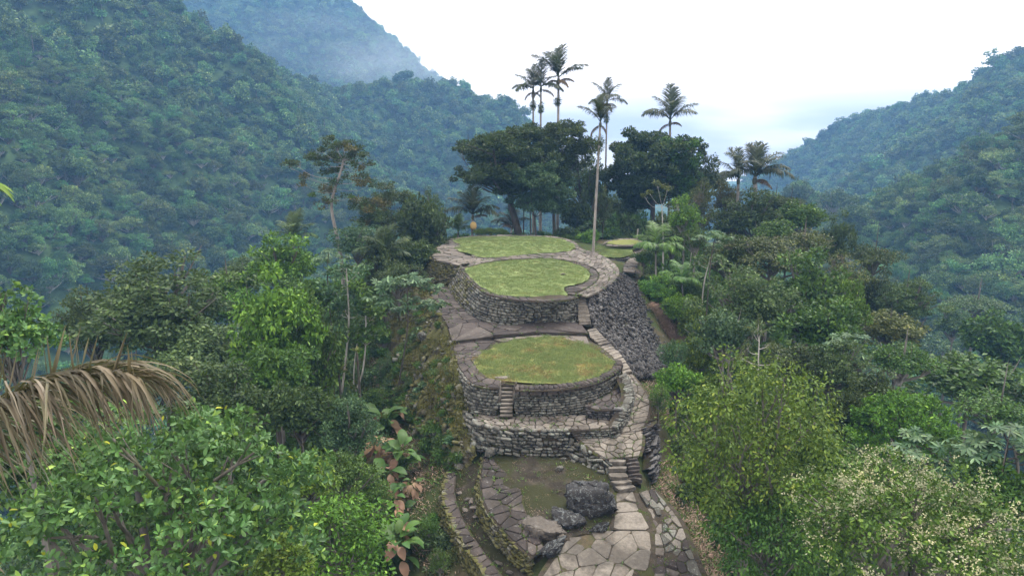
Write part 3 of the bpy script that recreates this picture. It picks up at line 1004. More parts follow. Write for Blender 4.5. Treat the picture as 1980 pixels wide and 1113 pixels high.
# flagged path winding down on the right
paving("stone_path", PL((1207, 722, 4.85), (1220, 741, 4.7), (1226, 770, 4.3), (1212, 800, 3.75), (1193, 837, 3.2)), PL((1222, 722, 4.85), (1245, 750, 4.65), (1258, 774, 4.3), (1253, 804, 3.75), (1243, 830, 3.25)), .48, M['slab_light'], 24, filler=.55, joint=.025, drop=.04, skirt=.15)
paving("stone_path", PL((1116, 846, 3.05), (1130, 858, 2.95), (1146, 870, 2.85), (1172, 886, 2.66)), PL((1244, 831, 3.2), (1243, 848, 3.05), (1242, 862, 2.9), (1236, 880, 2.7)), .5, M['slab_light'], 25, filler=.55, joint=.025, drop=.04, skirt=.15)
ct = PL((1100, 848, 3.0), (1122, 861, 2.95), (1146, 873, 2.8), (1174, 889, 2.6), (1182, 896, 2.5))
cb = batter(ct, 1.95, .45)
stone_wall("retaining_wall", "broken rubble edge carrying the flagged path above the earth court", "wall", ct, cb, M['wall_stone'], M['joint_soil'], .2, .38, seed=40, irregular=.5, jit=.1)
stairs("stone_staircase", "five thick rounded pale steps between the flagged path and the big slabs", PL((1175, 886, 2.62), (1177, 912, 2.2), (1180, 931, 1.95), (1195, 952, 1.68)), PL((1210, 886, 2.62), (1208, 912, 2.2), (1219, 931, 1.95), (1232, 948, 1.68)), 5, M['slab_light'], 46, thick=.22, over=.0, jit=.12)
stairs("stone_staircase", "dark irregular side steps right of the five pale steps", PL((1212, 886, 2.6), (1213, 930, 1.85)), PL((1234, 882, 2.6), (1240, 930, 1.8)), 6, M['slab_dark'], 47, thick=.18, over=.1, jit=.12)
dt = PL((1243, 828, 3.3), (1256, 812, 3.4), (1270, 818, 3.2), (1268, 860, 2.6), (1262, 905, 2.0))
db = PL((1243, 876, 2.3), (1256, 870, 2.1), (1273, 872, 1.8), (1275, 900, 1.5), (1268, 935, 1.3))
stone_wall("side_wall", "black stacked-slab wall dropping away on the right of the flagged path", "wall", dt, db, M['dark_stone'], M['joint_soil'], .1, .4, depth=.4, seed=48, jit=.06)
paving("stone_path", PL((1191, 950, 1.7), (1189, 985, 1.52), (1188, 1005, 1.42), (1186, 1022, 1.35)), PL((1224, 950, 1.7), (1236, 985, 1.5), (1254, 1008, 1.4), (1258, 1024, 1.33)), .95, M['slab_light'], 66, filler=.55, joint=.022, jz=.03, drop=.035, skirt=.3)
paving("stone_path", PL((1108, 1024, 1.38), (1094, 1046, 1.22), (1074, 1075, 1.05), (1050, 1113, .9), (1000, 1190, .55)), PL((1256, 1024, 1.33), (1262, 1046, 1.2), (1258, 1075, 1.05), (1250, 1113, .9), (1250, 1190, .55)), 1.0, M['slab_light'], 27, filler=.7, joint=.022, jz=.025, drop=.035, skirt=.3)
paving("stone_path", PL((1012, 1006, 1.5), (1010, 1022, 1.42), (1036, 1034, 1.34)), PL((1050, 1002, 1.5), (1092, 1020, 1.4), (1096, 1042, 1.3)), .6, M['slab_light'], 28, filler=.55, joint=.03, drop=.035, skirt=.3)
paving("flank_paving", PL((1234, 952, 1.62), (1264, 1000, 1.35), (1266, 1050, 1.15), (1264, 1113, .88), (1262, 1190, .55)), PL((1262, 942, 1.35), (1312, 996, .95), (1332, 1050, .7), (1358, 1113, .45), (1390, 1190, .1)), .55, M['slab_mid'], 29, thick=.25, joint=.035, jz=.05, skirt=.35, mats=[M['slab_dark'], M['wall_stone'], M['slab_mid']])

# earth court with its slab border and the two curved walls on the left
court = np.array([pz(a, b, z) for a, b, z in [(925, 880, 2), (960, 868, 2.2), (1080, 868, 2.2), (1180, 898, 2.1), (1190, 960, 1.6), (1180, 1030, 1.3), (1100, 1035, 1.3), (1030, 1070, 1.2), (1000, 1052, 1.3), (967, 1015, 1.5), (941, 982, 1.7), (930, 945, 1.9)]])
sheet("earth_court", court, 0, M['earth'], .3, .06, 5, zfun=lambda x, y: H(x, y) + .08)
it = PL((934, 880, 2.02), (934, 893, 2.0), (928, 945, 1.88), (939, 982, 1.7), (965, 1015, 1.5), (998, 1052, 1.3), (1030, 1075, 1.2))
paving("paved_rim", it + [[0, 0, .03]], PL((952, 880, 2.05), (957, 893, 2.03), (1008, 938, 1.9), (1012, 985, 1.72), (1030, 1008, 1.55), (1042, 1035, 1.38), (1052, 1058, 1.25)), .6, M['slab_dark'], 30, aspect=.8, thick=.2)
stone_wall("curved_wall", "inner curved mossy wall holding up the slab border of the earth court", "wall", it - [[0, 0, .05]], batter(it, .6, .25)[::1] * [1, 1, 0] + np.stack([0 * it[:, 0], 0 * it[:, 0], np.array([1.1, 1.1, .95, .8, .6, .4, .3])], 1), M['mossy_stone'], M['joint_soil'], .13, .26, seed=50, irregular=.3, jit=.05)
ot2 = PL((866, 912, 1.05), (859, 930, 1.02), (856, 967, .92), (874, 1015, .72), (904, 1064, .5), (941, 1113, .3), (985, 1175, .1))
ob2 = batter(ot2, 0, .3); ob2[:, 2] = np.array([.2, 0, -.4, -.7, -.9, -1.1, -1.3])
stone_wall("curved_wall", "outer curved mossy wall along the lower left edge of the ruin", "wall", ot2, ob2, M['mossy_stone'], M['joint_soil'], .13, .26, seed=51, irregular=.5, jit=.05)
paving("paved_rim", ot2 + [[0, 0, .03]], ot2 + np.array([[.55, .3, .03]]), .5, M['slab_dark'], 52, aspect=1.0, thick=.2)
gut = np.vstack([ot2 + [.2, .1, 0], (it + [-.05, -.05, 0])[::-1]])
sheet("gutter_ground", gut, 0, M['earth'], .3, .05, 6, zfun=lambda x, y: H(x, y) + .06)

# mossy bank on the left flank
bt = PL((826, 547, 5.5), (836, 581, 5.5), (856, 615, 5.5), (866, 634, 5.5), (874, 659, 5.25), (879, 692, 5.25), (888, 713, 5.2), (900, 760, 4.3), (898, 797, 3.6), (905, 840, 2.8), (925, 880, 2.0))
bb = PL((752, 560, 2.6), (744, 600, 1.9), (742, 650, 1.0), (745, 700, .5), (752, 750, .2), (765, 790, .0), (782, 825, .2), (810, 855, .5), (840, 880, .7), (868, 905, .8), (905, 912, 1.0))
P, N, Qb = loft(smooth_line(bt, 1), smooth_line(bb, 1), 90, 50, .25, .35, 12)
bank = obj("mossy_bank", mesh_np("mossy_bank", P.reshape(-1, 3), Qb, None, ground_mat('bank', [(.3, (.03, .027, .018)), (.5, (.06, .054, .034)), (.75, (.12, .108, .08))], 1.1, moss=(.11, .112, .032), moss_amt=.75, speck=(.28, .28, .25), speck_amt=.6), True), kind="structure")
P_bank = P.copy()
r = np.random.default_rng(77)
g = Geo()
cand = []
for k in range(1500):
    i, j = int(r.integers(1, 48)), int(r.integers(1, 89))
    s = r.lognormal(-1.75, .42)
    if vnoise(P[i, j, 0] * .5, P[i, j, 1] * .5 + P[i, j, 2], 4) < -.12 and r.random() < .7:
        continue
    cand.append((s, P[i, j] + r.normal(0, .12, 3) - N[i, j] * .0, r.uniform(0, 6.28, 3), int(r.integers(0, 12))))
cand.sort(key=lambda c: -c[0])
for n_, (s, p, e, k) in enumerate(cand):
    if n_ < 250:
        obj("stone", block_mesh(k, M['mossy_stone'] if n_ % 3 else M['wall_stone']), bank, p, tuple(e), (s * 1.5, s, s * .7))
    else:
        Mx = np.array(Matrix.Rotation(e[0], 3, 'Z') @ Matrix.Rotation(e[1], 3, 'X')) * np.array([s * 1.5, s, s * .7])[None]
        V, F = BLOCKS[k]
        g.add(V @ Mx.T + p, F)
obj("small_stones", g.mesh("small_stones", M['mossy_stone']), bank, kind="stuff")

# far low terrace right of the palms
fz = 6.35
sD, bD = sheet("far_terrace_lawn", PLz(fz, (1148, 486), (1150, 476), (1175, 474), (1215, 478), (1226, 486), (1215, 496), (1185, 498), (1160, 494)), fz, M['lawn'], .5, .06)
sE, bE = sheet("farthest_terrace_lawn", PLz(6.7, (1172, 470), (1180, 464), (1205, 461.5), (1228, 463), (1240, 468), (1228, 473), (1200, 474)), 6.7, M['lawn_dry'], .5, .05)
paving("paved_rim", PLz(6.72, (1163, 472), (1175, 464), (1205, 459.5), (1232, 461), (1246, 468), (1235, 475), (1200, 476), (1170, 474)), PLz(6.72, (1172, 470), (1180, 465), (1205, 462), (1228, 463.5), (1239, 468), (1228, 472.5), (1200, 473.5), (1174, 472)), .7, M['slab_mid'], 53)
paving("stone_path", PLz(6.1, (1226, 480), (1222, 494), (1208, 508), (1204, 524)), PLz(6.1, (1244, 480), (1240, 497), (1232, 510), (1228, 526)), .8, M['slab_mid'], 54)
kt = PLz(fz - .05, (1150, 490), (1165, 496), (1185, 500), (1215, 498), (1226, 487))
stone_wall("retaining_wall", "small low stone edge of the far lawn by the tall palm", "wall", kt, batter(kt, 5.8, .15), M['dark_stone'], M['joint_soil'], .2, .4, seed=55)

# ------------------------------------------------------------ boulders
def boulder(label, p, size, rot, seed, mat, flat=0.0):
    r = np.random.default_rng(seed)
    V, F = rough_block(seed, 20, .45, .0)
    n = V / (np.linalg.norm(V, axis=1)[:, None] + 1e-9)
    V += n * (fbm(V[:, 0] * 4 + V[:, 2] * 3, V[:, 1] * 4 - V[:, 2] * 2, seed, 5, .6) * .20)[:, None]
    for k in range(26):                                 # broken faces
        d = r.normal(0, 1, 3); d /= np.linalg.norm(d)
        lim = r.uniform(.20, .40)
        h = V @ d
        V = V - np.clip(h - lim, 0, None)[:, None] * d * .95
    V += n * (fbm(V[:, 0] * 14 + V[:, 2] * 9, V[:, 1] * 14 - V[:, 2] * 8, seed + 3, 4, .7) * .09)[:, None]
    if flat:
        V[:, 2] = np.minimum(V[:, 2], flat)
    V[:, :] += r.normal(0, .004, V.shape)
    return obj("boulder", mesh_np("boulder", V, F, None, mat), None, p, rot, size, label=label, category="boulder", group=None)


p = pz(1142, 985, 1.55)
boulder("big jagged dark boulder with pale lichen spots beside the flagged path", p + [-.05, .2, .12], (4.3, 3.2, 2.9), (.25, -.35, .35), 5, M['boulder'])
boulder("broken grey stone leaning under the big dark boulder", pz(1105, 1010, 1.45) + [0, 0, .12], (2.3, 1.6, 1.1), (.1, .1, -.2), 8, M['boulder'])
boulder("pointed lichened stone at the foot of the big dark boulder", pz(1165, 1022, 1.35) + [0, 0, .1], (1.2, .7, .9), (.4, -.6, .3), 9, M['boulder'])
boulder("flat-topped tan boulder at the corner of the slab border", pz(1042, 1025, 1.4) + [0, 0, -.12], (2.6, 1.9, 1.6), (0, .06, -.3), 10, M['slab_mid'], .3)
boulder("narrow dark boulder lying at the left end of the big flagstones", pz(1070, 1062, 1.15) + [0, 0, .15], (2.2, 1.05, 1.0), (.2, -.35, .55), 12, M['boulder'])
boulder("pale round stone lying alone on the middle lawn", pz(1089, 531, zB) + [0, 0, .06], (.55, .4, .3), (0, 0, .4), 13, M['slab_light'])
boulder("flat worn stone on the lowest lawn at the head of the little stair", pz(976, 731, zC) + [0, 0, .03], (1.1, .6, .22), (0, 0, .1), 14, M['slab_mid'], .3)
boulder("small white stone on the earth court under the lowest wall", pz(1090, 890, 2.15) + [0, 0, .08], (.5, .4, .35), (.2, .1, .4), 15, M['wall_stone'])
boulder("lumpy mossy stone on the earth court near the rubble edge", pz(1082, 908, 2.05) + [0, 0, .1], (.75, .55, .5), (.1, .2, 1.1), 16, M['wall_stone'])
boulder("tilted square stone at the left foot of the lowest wall", pz(948, 884, 2.0) + [0, 0, .25], (1.0, .7, .8), (.3, .2, .6), 17, M['wall_stone'])
boulder("mossy rock block bulging from the left end of the lowest wall", pz(925, 868, 1.9) + [0, 0, .35], (1.1, .9, 1.3), (.2, -.2, .2), 18, M['mossy_stone'])
boulder("scattered grey rock heap at the upper end of the outer curved wall", pz(890, 905, 1.2) + [0, 0, .12], (1.2, .7, .55), (.2, .3, .2), 19, M['wall_stone'])
boulder("upright pale slab standing in the middle terrace wall", pz(1093, 612, 5.95) + [0, -.05, 0], (.95, .4, .85), (0, .3, 0), 20, M['wall_stone'])
boulder("round tan rock under the far path right of the flank wall", pz(1222, 520, 6.1) + [0, 0, -.25], (2.4, 1.6, .9), (0, .1, .1), 21, M['slab_light'])
GUTTER = ["uppermost loose pale stone in the gutter between the two curved walls", "loose stone just below the uppermost one in the gutter", "middle one of the three close stones high in the gutter", "loose stone on the outer side of the gutter by the slab rim", "loose stone on the inner side of the gutter near the mossy wall", "last loose stone half way down the gutter", "broad loose stone at the lower end of the gutter near the narrow boulder", "loose stone closest to the narrow dark boulder in the gutter", "loose stone at the lower end of the gutter beside the outer wall", "lowest loose stone in the gutter at the bottom edge"]
for k, (a, b) in enumerate([(890, 950), (905, 968), (912, 975), (900, 985), (918, 990), (925, 1003), (988, 1080), (1010, 1090), (965, 1080), (985, 1098)]):
    p = pz(a, b, .85 - .004 * (b - 950))
    boulder(GUTTER[k], (p[0], p[1], float(H(p[0], p[1])) + .1), (.55 + .1 * (k % 3), .4, .2), (0, 0, k * .7), 30 + k, M['slab_mid'], .3)
# ============================================================ foliage kit
def unit(v):
    return v / (np.linalg.norm(v, axis=-1, keepdims=True) + 1e-9)


def leaf_geo(P, D, N, L, W, big=False, fold=.18):
    """one folded leaf per point: D along the leaf, N its upper side"""
    D = unit(D)
    S = unit(np.cross(D, N)); U = np.cross(S, D)
    L = np.broadcast_to(np.asarray(L, float), (len(P),))[:, None]
    W = np.broadcast_to(np.asarray(W, float), (len(P),))[:, None]
    n = len(P)
    if not big:
        V = np.stack([P, P + D * L * .5 + S * W * .5 + U * W * fold, P + D * L, P + D * L * .5 - S * W * .5 + U * W * fold], 1)
        a = np.arange(n)[:, None] * 4
        T = np.concatenate([a + [0, 1, 2], a + [0, 2, 3]])
        return V.reshape(-1, 3), None, T
    V = np.stack([P, P + D * L * .32 + S * W * .40 + U * W * fold, P + D * L * .72 + S * W * .46 + U * W * fold,
                  P + D * L - U * L * .06, P + D * L * .72 - S * W * .46 + U * W * fold, P + D * L * .32 - S * W * .40 + U * W * fold], 1)
    a = np.arange(n)[:, None] * 6
    Qd = np.concatenate([a + [0, 1, 2, 3], a + [0, 3, 4, 5]])
    return V.reshape(-1, 3), Qd, None


def clump_leaves(r, C, Rd, n_per, ll, lw, up=.5, droop=.25, shell=.5, flat_bottom=.55):
    """leaf positions/directions for clumps with centres C and radii Rd (k,3)"""
    k = len(C)
    n_per = np.broadcast_to(np.asarray(n_per), (k,)).astype(int)
    idx = np.repeat(np.arange(k), n_per)
    n = len(idx)
    d = unit(r.normal(0, 1, (n, 3)))
    d[:, 2] = np.where(d[:, 2] < 0, d[:, 2] * flat_bottom, d[:, 2])
    rad = shell + (1 - shell) * r.random(n) ** .7
    rad *= 1 + .25 * r.normal(0, .5, n)
    P = C[idx] + d * rad[:, None] * Rd[idx]
    D = unit(d + r.normal(0, .55, (n, 3)) + [0, 0, -droop])
    N = unit(d * .8 + r.normal(0, .62, (n, 3)) + [0, 0, up])
    L = ll * r.uniform(.65, 1.3, n)
    return P, D, N, L, L * (lw / ll)


def crown_mesh(name, seed, nclump, per, ll, lw, zr=.8, cr=.3, low=-.35, fill=.75, up=.6, droop=.2, big=False, mat=None, rough=.22, top_flat=0.0, shell=.5):
    """crown of unit radius made of leaf clumps; also returns the clump centres"""
    r = np.random.default_rng(seed)
    d = []
    while len(d) < nclump:                                  # spread-out directions
        c = unit(r.normal(0, 1, (14, 3)))
        c = c[c[:, 2] > low]
        if not len(c):
            continue
        if d:
            dd = np.min(np.linalg.norm(c[:, None] - np.array(d)[None], axis=2), axis=1)
            d.append(c[dd.argmax()] if r.random() < .8 else c[0])
        else:
            d.append(c[0])
    d = np.array(d)
    rad = fill + (1 - fill) * r.random(nclump) + r.normal(0, rough * .4, nclump)
    inner = r.random(nclump) < .22
    rad = np.where(inner, rad * r.uniform(.35, .7, nclump), rad)
    C = d * rad[:, None] * [1 - cr * .6, 1 - cr * .6, zr - cr * .35]
    if top_flat:
        C[:, 2] = np.where(C[:, 2] > 0, C[:, 2] * (1 - top_flat), C[:, 2])
    Rd = cr * r.uniform(.65, 1.35, (nclump, 1)) * np.array([[1, 1, .72]])
    n_per = (per * (Rd[:, 0] / cr) ** 2).astype(int) + 4
    P, D, N, L, W = clump_leaves(r, C, Rd, n_per, ll, lw, up, droop, shell)
    V, Qd, T = leaf_geo(P, D, N, L, W, big)
    return mesh_np(name, V, Qd, T, mat), C


def limb_mesh(name, seed, C, mat, z0=-1.2, r0=.05, k=18):
    """limbs reaching from the trunk head to the clumps"""
    r = np.random.default_rng(seed)
    g = Geo()
    head = np.array([0, 0, z0])
    order = r.permutation(len(C))[:k]
    for i in order:
        c = C[i]
        a = head + np.array([0, 0, r.uniform(0, .45) * (c[2] - z0)])
        m = a * .45 + c * .55 + r.normal(0, .06, 3) - [0, 0, .06]
        P = smooth_line(np.array([a, m, c]), 1)
        g.tube(P, np.linspace(r0, r0 * .22, len(P)), 5)
        for _ in range(2):
            e = c + r.normal(0, .16, 3)
            g.tube(np.array([m, .5 * (m + e) + r.normal(0, .03, 3), e]), [r0 * .35, r0 * .25, r0 * .1], 4)
    return g.mesh(name, mat, True)


def trunk_mesh(name, seed, mat, bend=.04, flare=1.6):
    """unit-high, unit-radius tapered trunk (0..1)"""
    r = np.random.default_rng(seed)
    t = np.linspace(0, 1, 9)
    P = np.stack([bend * np.sin(t * 3 + seed) * t * (1.3 - t) * 6, bend * np.cos(t * 2.3 + seed) * t * (1.3 - t) * 6, t], 1)
    P[:, :2] *= 2.0
    g = Geo()
    g.tube(P, np.r_[flare, 1.15, np.linspace(1, .55, 7)], 8)
    return g.mesh(name, mat, True)


M['bark_grey'] = bark_mat('bark_grey', (.07, .063, .052), (.16, .15, .13))
M['bark_pale'] = bark_mat('bark_pale', (.15, .14, .12), (.31, .29, .26), moss=.1)
M['bark_white'] = bark_mat('bark_white', (.26, .25, .22), (.50, .48, .44), moss=.0)
M['bark_dark'] = bark_mat('bark_dark', (.035, .03, .024), (.09, .08, .065), moss=.5)
LC = {
    'dark': ((.014, .028, .010), (.042, .072, .022), (.13, .18, .06)),
    'greygreen': ((0.023, 0.046, 0.015), (0.062, 0.112, 0.036), (0.17, 0.25, 0.09)),
    'mid': ((0.018, 0.046, 0.008), (0.052, 0.118, 0.018), (0.155, 0.27, 0.052)),
    'bright': ((0.028, 0.078, 0.008), (0.082, 0.195, 0.02), (0.24, 0.42, 0.058)),
    'olive': ((0.03, 0.042, 0.011), (0.08, 0.104, 0.028), (0.21, 0.225, 0.072)),
    'yellowgreen': ((.040, .078, .011), (.110, .180, .024), (.30, .36, .055)),
    'mossy': ((0.0302, 0.0317, 0.0086), (0.085, 0.08, 0.02), (0.2175, 0.1812, 0.0508)),
    'bluegreen': ((0.021, 0.052, 0.022), (0.058, 0.12, 0.052), (0.165, 0.26, 0.125)),
    'palm': ((0.0144, 0.0245, 0.013), (0.04, 0.058, 0.028), (0.1377, 0.1305, 0.0798)),
    'hero': ((0.022, 0.066, 0.017), (0.066, 0.165, 0.042), (0.25, 0.42, 0.075)),
    'flower': ((0.03, 0.066, 0.01), (0.085, 0.165, 0.022), (0.25, 0.37, 0.07)),
    'fern': ((0.026, 0.06, 0.01), (0.068, 0.145, 0.022), (0.17, 0.3, 0.058)),
    'dry': ((.06, .042, .028), (.15, .105, .07), (.33, .25, .18)),
}
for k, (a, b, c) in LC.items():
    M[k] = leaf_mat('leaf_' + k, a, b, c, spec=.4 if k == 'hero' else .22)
M['darkmoss'] = leaf_mat('leaf_darkmoss', *LC['dark'], patch=.5, patch_col=(.09, .065, .02))
M['oliveflower'] = leaf_mat('leaf_olive_patch', *LC['olive'], patch=.5, patch_col=(.15, .125, .075))
M['forest'] = leaf_mat('leaf_forest', (.020, .055, .022), (.080, .165, .052), (.25, .36, .12), hue=.045, val=1.3, transl=.2, tone_scale=.25)

# crown patterns (unit radius), shared by many trees
CROWN = {}
for nm, a in {
    'dense1': dict(seed=1, nclump=80, per=95, ll=.115, lw=.065, cr=.20, fill=.6, rough=.5),
    'dense2': dict(seed=2, nclump=60, per=100, ll=.12, lw=.06, cr=.22, zr=.9, fill=.6, rough=.5),
    'dense3': dict(seed=3, nclump=84, per=80, ll=.10, lw=.058, cr=.18, zr=.7, fill=.5, rough=.6),
    'airy1': dict(seed=4, nclump=46, per=80, ll=.085, lw=.04, cr=.2, zr=1.0, fill=.45, low=-.8),
    'airy2': dict(seed=5, nclump=38, per=95, ll=.09, lw=.045, cr=.22, zr=.8, fill=.5, low=-.6),
    'umbrella1': dict(seed=6, nclump=56, per=100, ll=.065, lw=.035, cr=.2, zr=.5, low=-.1, fill=.55, top_flat=.3),
    'umbrella2': dict(seed=7, nclump=44, per=110, ll=.075, lw=.04, cr=.23, zr=.55, low=-.05, fill=.5, top_flat=.2),
    'fine1': dict(seed=8, nclump=100, per=120, ll=.07, lw=.036, cr=.17, zr=.85, fill=.55, rough=.6),
    'fine2': dict(seed=9, nclump=85, per=140, ll=.075, lw=.034, cr=.19, zr=.75, fill=.5, droop=.6, rough=.6),
    'column': dict(seed=10, nclump=80, per=90, ll=.12, lw=.055, cr=.21, zr=1.0, fill=.5, low=-1, droop=.4, rough=.6),
}.items():
    me, C = crown_mesh("crown", mat=M['mid'], **a)
    CROWN[nm] = (me, limb_mesh("limbs", a['seed'] + 50, C, M['bark_grey'], z0=-.9 if 'umb' not in nm else -.7))
TRUNK = [trunk_mesh("trunk", k, M['bark_grey']) for k in range(4)]
stats = []


def tree(label, px, py, w, h, y, crown, leaf, bark='bark_grey', name="tree", cat="tree", group=None, tr=None, rot=None):
    """tree whose crown is seen centred at a pixel, w by h photo pixels, standing y metres ahead"""
    c = py_(px, py, y)
    k = px_per_m(c)
    rx = .5 * w / k
    rz = .5 * h / k / .8
    gz = float(H(c[0], c[1])) - .15
    th = c[2] - gz
    if th < .3:
        stats.append((label, round(th, 2)))
        th = max(th, .3)
    root = empty(name, (c[0], c[1], gz), label, cat, group)
    cm, lm = CROWN[crown]
    rot = random.uniform(0, 6.28) if rot is None else rot
    co = obj("crown", cm, root, (0, 0, th), (0, 0, rot), (rx, rx, rz))
    set_mat(co, M[leaf])
    lo = obj("limbs", lm, root, (0, 0, th), (0, 0, rot), (rx, rx, rz))
    set_mat(lo, M[bark])
    tr = tr or max(.07, rx * .055)
    to = obj("trunk", TRUNK[len(stats) % 4 if False else random.randrange(4)], root, (0, 0, 0), (0, 0, rot), (tr, tr, max(th - .35 * rz, .3)))
    set_mat(to, M[bark])
    return root


def hero_tree(label, px, py, w, h, y, leaf, bark='bark_grey', n=9000, ll=.2, lw=.1, nclump=70, cr=.25, seed=1, name="shrub", cat="shrub", up=.6, droop=.2, big=True, parts=0, low=-.4, extra=None, fill=.7, whorl=0):
    """near shrub or tree with a crown of its own, leaves in real size (m)"""
    c = py_(px, py, y)
    k = px_per_m(c)
    rx, rz = .5 * w / k, .5 * h / k
    r = np.random.default_rng(seed)
    gz = float(H(c[0], c[1])) - .15
    th = max(c[2] - gz, .3)
    root = empty(name, (c[0], c[1], gz), label, cat)
    d = []
    while len(d) < nclump:
        cc = unit(r.normal(0, 1, (14, 3))); cc = cc[cc[:, 2] > low]
        if not len(cc):
            continue
        d.append(cc[np.min(np.linalg.norm(cc[:, None] - np.array(d)[None], axis=2), axis=1).argmax()] if d and r.random() < .85 else cc[0])
    d = np.array(d)
    rad = fill + (1 - fill) * r.random(nclump) + r.normal(0, .05, nclump)
    rad = np.where(r.random(nclump) < .2, rad * r.uniform(.4, .75, nclump), rad)
    C = d * rad[:, None] * [rx * (1 - cr * .6), rx * (1 - cr * .6), rz * (1 - cr * .5)]
    Rd = cr * r.uniform(.6, 1.4, (nclump, 1)) * np.array([[rx, rx, rz * .85]])
    wgt = Rd[:, 0] ** 2
    n_per = (n * wgt / wgt.sum()).astype(int) + 3
    P, D, N, L, W = clump_leaves(r, C, Rd, n_per, ll, lw, up, droop, .45)
    if whorl:                                               # leaves stand in whorls round the twig tips
        m = len(P) // whorl
        sel = r.permutation(len(P))[:m]
        P, D = P[sel], D[sel]
        D = unit(D + [0, 0, .5])
        a1 = unit(np.cross(D, r.normal(0, 1, (m, 3)))); a2 = np.cross(D, a1)
        ph = np.arange(whorl) * 2 * math.pi / whorl
        opn = np.where(np.arange(whorl) == 0, .15, 1.0)
        Dl = (D[:, None] * r.uniform(.35, .8, (m, whorl, 1)) + (a1[:, None] * np.cos(ph)[None, :, None] + a2[:, None] * np.sin(ph)[None, :, None]) * opn[None, :, None])
        Dl = unit(Dl + r.normal(0, .12, Dl.shape)).reshape(-1, 3)
        N = unit(np.repeat(D, whorl, 0) + r.normal(0, .25, Dl.shape))
        P = np.repeat(P, whorl, 0) + Dl * .02
        D = Dl
        L = ll * r.uniform(.6, 1.2, len(P)); W = L * lw / ll
    P[:, 2] += th
    keep = P[:, 2] > .1
    P, D, N, L, W = P[keep], D[keep], N[keep], L[keep], W[keep]
    if parts:
        # the leaves that show largest, each a leaf of its own
        tocam = unit(np.array([0, 0, CAM_Z]) - (P + np.array(root.location)))
        prom = (unit(P - [0, 0, th]) * tocam).sum(1) + .3 * r.random(len(P)) + .15 * np.abs((N * tocam).sum(1))
        o_ = np.argsort(-prom)
        own, rest = o_[:parts], o_[parts:]
        V1, Q1, _ = leaf_geo(np.zeros((1, 3)), np.array([[0, 1., 0]]), np.array([[0, 0, 1.]]), 1.0, lw / ll, True)
        lme = mesh_np("leaf", V1, Q1, None, M[leaf])
        for i in own:
            S = np.cross(D[i], N[i]); S /= np.linalg.norm(S); U = np.cross(S, D[i])
            Mx = Matrix(((S[0], D[i, 0], U[0], P[i, 0]), (S[1], D[i, 1], U[1], P[i, 1]), (S[2], D[i, 2], U[2], P[i, 2]), (0, 0, 0, 1)))
            lf = obj("leaf", lme, root)
            lf.matrix_local = Mx @ Matrix.Diagonal((L[i], L[i], L[i], 1))
        P, D, N, L, W = P[rest], D[rest], N[rest], L[rest], W[rest]
    V, Qd, T = leaf_geo(P, D, N, L, W, big)
    obj("crown", mesh_np("crown", V, Qd, T, M[leaf]), root)
    g = Geo()
    for i in r.permutation(nclump)[:min(nclump, 30)]:
        e = C[i] + [0, 0, th]
        a = np.array([0, 0, th - rz * .8]) + r.normal(0, .1, 3)
        a[2] = max(a[2], .1)
        m = a * .5 + e * .5 + r.normal(0, .12 * rx, 3)
        g.tube(smooth_line(np.array([a, m, e]), 1), np.linspace(.022 * rx, .007 * rx, 4), 5)
        for _ in range(3):
            f = e + r.normal(0, .06, 3) * [rx, rx, rz]
            g.tube(np.array([m * .4 + e * .6, f]), [.006 * rx, .003 * rx], 4)
    obj("limbs", g.mesh("limbs", M[bark], True), root)
    to = obj("trunk", TRUNK[seed % 4], root, None, None, (max(.08, rx * .06),) * 2 + (max(th - rz * .5, .3),))
    set_mat(to, M[bark])
    if extra:
        extra(root, C + [0, 0, th], Rd, r, rx, rz)
    return root


